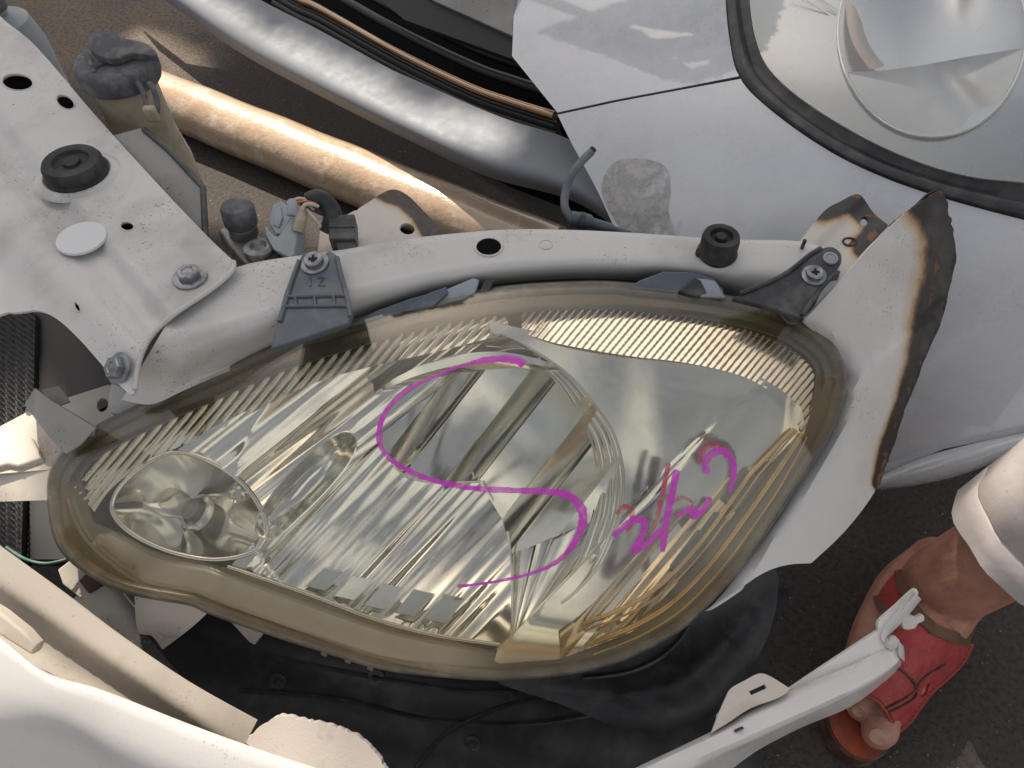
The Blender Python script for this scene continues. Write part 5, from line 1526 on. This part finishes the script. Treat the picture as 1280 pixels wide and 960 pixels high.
# ------------------------------------------------------------------ person: lower leg in a sandal
pe = empty('person', G(1150, 780, 0), 'bare foot in a worn red sandal below a pale trouser cuff', 'person')
def chain_verts(bm, chain, seg=14):
    pts = [Vector(c[0]) for c in chain]; R = [c[1] for c in chain]
    # rounded ends
    d0 = (pts[0] - pts[1]).normalized(); d1 = (pts[-1] - pts[-2]).normalized()
    full = [(pts[0] + d0 * R[0] * k, R[0] * math.sqrt(max(0.02, 1 - k * k))) for k in (0.98, 0.8, 0.45)]
    L = spline3([tuple(p) for p in pts], 6); RR = np.interp(np.linspace(0, 1, len(L)), np.linspace(0, 1, len(R)), R)
    full += list(zip(L, RR))
    full += [(pts[-1] + d1 * R[-1] * k, R[-1] * math.sqrt(max(0.02, 1 - k * k))) for k in (0.45, 0.8, 0.98)]
    prev = None; rings = []
    for i, (p, r) in enumerate(full):
        t = (full[min(i + 1, len(full) - 1)][0] - full[max(i - 1, 0)][0]).normalized()
        a = t.cross(Vector((0.2, 0.1, 0.97))) if prev is None else prev - t * prev.dot(t)
        a.normalize(); b = t.cross(a); prev = a
        rings.append([bm.verts.new(p + (a * math.cos(2 * math.pi * k / seg) + b * math.sin(2 * math.pi * k / seg)) * r) for k in range(seg)])
    for A, B in zip(rings[:-1], rings[1:]):
        for k in range(seg): bm.faces.new((A[k], A[(k + 1) % seg], B[(k + 1) % seg], B[k]))
    bm.faces.new(list(reversed(rings[0]))); bm.faces.new(rings[-1])
def fused(name, chains, mat, parent, voxel=0.0022, smooth=4):
    bm = bmesh.new()
    for c in chains: chain_verts(bm, c)
    bmesh.ops.recalc_face_normals(bm, faces=bm.faces)
    me = bpy.data.meshes.new('tmp'); bm.to_mesh(me); bm.free()
    t = bpy.data.objects.new('tmp', me); COL.objects.link(t)
    r = t.modifiers.new('r', 'REMESH'); r.mode = 'VOXEL'; r.voxel_size = voxel
    s = t.modifiers.new('s', 'SMOOTH'); s.iterations = smooth; s.factor = 0.5
    dg = bpy.context.evaluated_depsgraph_get(); dg.update()
    ev = t.evaluated_get(dg); m2 = ev.to_mesh()
    V = [tuple(v.co) for v in m2.vertices]; F = [tuple(p.vertices) for p in m2.polygons]
    ev.to_mesh_clear(); bpy.data.objects.remove(t); bpy.data.meshes.remove(me)
    return mk(name, V, F, mat, parent)
SZ = 0.030
def FG(px, py, z): return G(px, py, z)
LEG0 = FG(1190, 726, 0.105); LEGD = Vector((0.30, 0.0, 1.0)).normalized()
foot_chains = [
    [(FG(1170, 706, 0.052), 0.030), (FG(1180, 738, 0.078), 0.038), (FG(1158, 784, 0.070), 0.033), (FG(1132, 832, 0.056), 0.028), (FG(1114, 870, 0.047), 0.022)],
    [(FG(1165, 705, 0.050), 0.026), (FG(1130, 742, 0.054), 0.030), (FG(1096, 800, 0.047), 0.026), (FG(1074, 850, 0.043), 0.018)],
    [(FG(1150, 720, 0.052), 0.027), (FG(1140, 790, 0.055), 0.034), (FG(1098, 858, 0.046), 0.022)],
    [(FG(1180, 738, 0.082), 0.040), (LEG0, 0.040), (LEG0 + LEGD * 0.09, 0.041), (LEG0 + LEGD * 0.22, 0.046)],
    [(FG(1116, 872, 0.048), 0.019), (FG(1104, 894, 0.049), 0.0165), (FG(1100, 911, 0.047), 0.0172), (FG(1098, 915, 0.046), 0.0160)],
    [(FG(1092, 858, 0.048), 0.014), (FG(1082, 872, 0.050), 0.0120), (FG(1074, 885, 0.045), 0.0120)],
    [(FG(1074, 848, 0.046), 0.012), (FG(1062, 862, 0.046), 0.0105), (FG(1055, 871, 0.042), 0.0100)],
    [(FG(1064, 842, 0.044), 0.011), (FG(1050, 853, 0.043), 0.0095), (FG(1044, 859, 0.040), 0.0090)],
    [(FG(1058, 832, 0.044), 0.010), (FG(1044, 840, 0.040), 0.0085), (FG(1039, 845, 0.038), 0.008)],
    [(FG(1202, 735, 0.086), 0.019), (FG(1190, 762, 0.080), 0.020)],
]
fused('body', foot_chains, MAT['skin'], pe)
def nail(px, py, z, rx, ry, rot):
    f = zplane(z)
    o = sheet('nail', ellipse(px, py, rx, ry, rot, 18), lambda x, y: f(x, y) + 0.00016 * ((x - px) ** 2 / rx) * 0.5, MAT['nail'], pe, 0.0008, res=3)
    return o
nail(1100, 921, 0.0615, 14, 10, 0.30)
nail(1073, 889, 0.0560, 8.5, 6.5, 0.5)
# sandal
sole_o = spline([(1035, 882), (1034, 902), (1044, 926), (1062, 944), (1085, 952), (1104, 945), (1116, 928), (1122, 905), (1140, 876), (1172, 846), (1204, 815), (1222, 782), (1226, 740), (1208, 700), (1180, 682), (1150, 684), (1122, 706), (1096, 745), (1070, 790), (1048, 838)], True, 4)
so = prism('sandal', sole_o, zplane(SZ - 0.004), MAT['sole'], pe, SZ - 0.004, 0.003, direction=(0, 0, -1))
sheet('footbed', offset_in(sole_o, 3), zplane(SZ - 0.001), MAT['footbed'], so, 0.003, res=12)
zq = lambda x, y, z: (x, y, depth_z(x, y, z))
d_st = dquad(zq(1150, 774, 0.122), zq(1213, 802, 0.070), zq(1180, 800, 0.114), zq(1160, 862, 0.068), zq(1135, 850, 0.098), zq(1117, 918, 0.052), zq(1095, 872, 0.078), zq(1055, 850, 0.062), zq(1105, 812, 0.097), zq(1140, 815, 0.112), zq(1185, 830, 0.078))
st_o = spline([(1072, 806, 1), (1110, 788), (1150, 773, 1), (1180, 789), (1218, 806, 1), (1206, 830), (1184, 852), (1168, 866), (1154, 884), (1138, 906), (1118, 922, 1), (1113, 902), (1104, 886), (1094, 876), (1078, 868), (1058, 862), (1046, 850), (1056, 828)], True, 4)
sheet('front_strap', st_o, lambda x, y: d_st(x, y) + 0.0007 * math.sin(y * 0.28 + x * 0.08), MAT['red_leather'], so, 0.003, [[(1153, 862), (1163, 852), (1159, 868), (1151, 874)]], res=7)
tube('strap_seam', [PV(x, y, d_st(x, y) - 0.0012) for x, y in spline([(1096, 853), (1118, 835), (1140, 850), (1146, 868), (1132, 880), (1112, 890)], n=4)], 0.0012, MAT['sole'], so, 6)
tube('strap_seam', [PV(x, y, d_st(x, y) - 0.0012) for x, y in spline([(1108, 886), (1140, 868), (1152, 850), (1182, 830)], n=4)], 0.0010, MAT['sole'], so, 6)
V = []; F = []
so_line = offset_in(st_o, 4)
for i in range(0, len(so_line) - 1, 1):
    a_, b_ = so_line[i], so_line[(i + 1) % len(so_line)]
    L_ = math.hypot(b_[0] - a_[0], b_[1] - a_[1]); n_ = max(1, int(L_ / 4.0))
    for k in range(n_):
        t0, t1 = (k + 0.15) / n_, (k + 0.75) / n_
        p0 = (a_[0] + (b_[0] - a_[0]) * t0, a_[1] + (b_[1] - a_[1]) * t0); p1 = (a_[0] + (b_[0] - a_[0]) * t1, a_[1] + (b_[1] - a_[1]) * t1)
        A_, B_ = PV(*p0, d_st(*p0) - 0.0008), PV(*p1, d_st(*p1) - 0.0008)
        t_ = (B_ - A_).normalized(); w1 = t_.cross(Vector(FWD)).normalized() * 0.0006; w2 = Vector(FWD) * 0.0006
        q0 = len(V); V += [A_ + w1, A_ - w2, A_ - w1, B_ + w1, B_ - w2, B_ - w1]
        F += [(q0, q0 + 1, q0 + 4, q0 + 3), (q0 + 1, q0 + 2, q0 + 5, q0 + 4)]
st_ = mk('stitching', V, F, MAT['strap_trim'], so, smooth=False); st_['kind'] = 'stuff'
def band(name, pts, w, mat, lift=0.0):
    rows = []
    for s in (-1, 0, 1):
        r = []
        for i, (x, y, z) in enumerate(pts):
            a = pts[max(0, i - 1)]; b = pts[min(len(pts) - 1, i + 1)]
            tx, ty = b[0] - a[0], b[1] - a[1]; q = math.hypot(tx, ty) or 1
            r.append(G(x + ty / q * w * s, y - tx / q * w * s, z + (0.001 if s == 0 else -0.001)))
        rows.append(r)
    o = grid_mesh(name, rows, mat, so); solid(o, 0.003); return o
band('ankle_strap', [(1124, 712, 0.080), (1128, 730, 0.094), (1137, 752, 0.115), (1150, 770, 0.126), (1168, 786, 0.124), (1190, 796, 0.108), (1213, 801, 0.074)], 7, MAT['strap_trim'])
sheet('heel_strap', spline([(1097, 744, 1), (1108, 727), (1122, 712, 1), (1128, 730), (1134, 744), (1118, 752), (1106, 764, 1)], True, 3), dplane(zq(1097, 744, 0.070), zq(1122, 712, 0.082), zq(1128, 746, 0.100)), MAT['red_leather'], so, 0.003, res=6)
band('strap_trim', [(1095, 744, 0.068), (1100, 757, 0.082), (1108, 766, 0.090)], 5, MAT['strap_trim'])
# trouser cuff
rows = []
la = LEG0 + LEGD * 0.085; lb = la + LEGD
axl = (lb - la).normalized()
u_, w_, _ = frame(axl)
for k, (h, r) in enumerate(((0.004, 0.058), (-0.001, 0.061), (0.0, 0.063), (0.012, 0.063), (0.028, 0.064), (0.030, 0.0625), (0.033, 0.064), (0.08, 0.066), (0.16, 0.070), (0.30, 0.078), (0.46, 0.084), (0.64, 0.088))):
    row = []
    for i in range(40):
        a = 2 * math.pi * i / 40
        rr = r * (1 + 0.035 * math.sin(3 * a + h * 14) + 0.02 * math.sin(5 * a - h * 30)) + 0.0016 * math.sin(9 * a + h * 60)
        row.append(la + (u_ * math.cos(a) + w_ * math.sin(a) * 1.0) * rr + axl * h)
    rows.append(row)
tr = grid_mesh('trousers', rows, MAT['trouser_cloth'], pe, closed=True)
solid(tr, 0.0015)

# ------------------------------------------------------------------ unseen tree added to shade the cars
tree = empty('added_shade_tree', (-2.9, 5.9, 0), 'unseen leafy tree added out of view, its crown shaped to shade the cars', 'tree')
su, sw, sn = frame(SUN_TO, (1, 0, 0))
def sunuv(p):
    p = Vector(p); return (p.dot(su), p.dot(sw))
def suv(px, py, z): return sunuv(G(px, py, z))
open_polys = [  # wanted sun patches: the added crown is left open along these rays
    [suv(185, 92, 0.06), suv(420, 180, 0.06), suv(665, 284, 0.06), suv(665, 310, 0.05), suv(430, 275, 0.05), suv(180, 165, 0.05)],
    [suv(165, 45, 0.0), suv(195, 38, 0.0), suv(400, 192, 0.0), suv(500, 240, 0.0), suv(380, 222, 0.0), suv(200, 112, 0.0)],
    [suv(165, 195, 0.0), suv(260, 215, 0.0), suv(400, 275, 0.0), suv(300, 290, 0.0), suv(240, 270, 0.0)],
    [suv(-80, 780, 0.25), suv(0, 812, 0.25), suv(110, 850, 0.25), suv(130, 822, 0.22), suv(320, 895, 0.22), suv(420, 905, 0.22), suv(460, 960, 0.22), suv(330, 950, 0.25), suv(150, 905, 0.25), suv(60, 905, 0.25), suv(-80, 905, 0.25)],
    [suv(-140, 180, 0.36), suv(-80, 200, 0.36), suv(-70, 250, 0.36), suv(-80, 320, 0.36), suv(-140, 335, 0.36)],
    [suv(-60, 545, 0.26), suv(25, 540, 0.26), suv(45, 570, 0.26), suv(10, 605, 0.26), suv(-60, 610, 0.26)],
    [suv(1265, 950, 0.0), suv(1320, 945, 0.0), suv(1320, 1000, 0.0), suv(1240, 1000, 0.0)],
]
uvs = np.array([sunuv(P(x, y, d)) for x in (-150, 640, 1450) for y in (-80, 1050) for d in (0.6, 1.5)])
umin, vmin = uvs.min(0) - 0.3; umax, vmax = uvs.max(0) + 0.5
h0 = 6.6
NL = 90000
V = []; F = []
pts = np.stack([rng.uniform(umin, umax, NL), rng.uniform(vmin, vmax, NL)], 1)
cu, cv = (umin + umax) / 2, (vmin + vmax) / 2
# keep the foliage to the part of the crown that stands between the sun and this yard corner
smp = np.array([sunuv(G(x, y, z)) for x in range(-190, 1520, 60) for y in range(-240, 1060, 60) for z in (0.0, 0.2, 0.4, 0.55)])
cell = 0.07
occ = set()
for q in smp:
    i_, j_ = int(q[0] // cell), int(q[1] // cell)
    for di in (-2, -1, 0, 1, 2):
        for dj in (-2, -1, 0, 1, 2): occ.add((i_ + di, j_ + dj))
keep = np.array([(int(p[0] // cell), int(p[1] // cell)) in occ for p in pts])
for poly, mg in zip(open_polys, (0.045, 0.04, 0.04, 0.085, 0.05, 0.03, 0.055)):
    keep &= ~inside(pts, poly) & (segdist(pts, poly) > mg)
pts = pts[keep][:34000]
for (u, v) in pts:
    h = h0 + rng.uniform(0, 0.9) + 0.25 * math.sin(u * 3) * math.cos(v * 2.4)
    c = su * u + sw * v + sn * h
    n = Vector(rng.normal(size=3)); n = (n * 0.55 + sn * 0.7 + Vector((0, 0, 0.4))).normalized()
    a, b, _ = frame(n, Vector(rng.normal(size=3)))
    L, W = rng.uniform(0.10, 0.15), rng.uniform(0.045, 0.065)
    k = len(V)
    V += [c - a * L * .5, c - a * L * .1 + b * W * .5 - n * .004, c + a * L * .5 - n * .008, c - a * L * .1 - b * W * .5 - n * .004]
    F.append((k, k + 1, k + 2, k + 3))
crown = mk('crown', V, F, MAT['foliage'], tree, smooth=False); crown['kind'] = 'stuff'
cc = su * cu + sw * cv + sn * (h0 + 0.5)
tr_pts = spline3([(-2.9, 5.9, -0.05), (-2.85, 5.8, 1.5), (-2.75, 5.6, 3.0), (-2.5, 5.1, 4.4)], 6)
tube('trunk', tr_pts, 0.1, MAT['bark'], tree, 14, radii=list(np.linspace(0.20, 0.10, len(tr_pts))))
for k in range(6):
    e = cc + su * rng.uniform(-0.8, 0.8) + sw * rng.uniform(-0.6, 0.6) + sn * 0.25
    m_ = (Vector((-2.5, 5.1, 4.4)) + e) / 2 + Vector((0, 0, 0.25))
    L = spline3([(-2.52, 5.13, 4.3), tuple(m_), tuple(e)], 6)
    tube('limb', L, 0.03, MAT['bark'], tree, 8, radii=list(np.linspace(0.06, 0.012, len(L))))
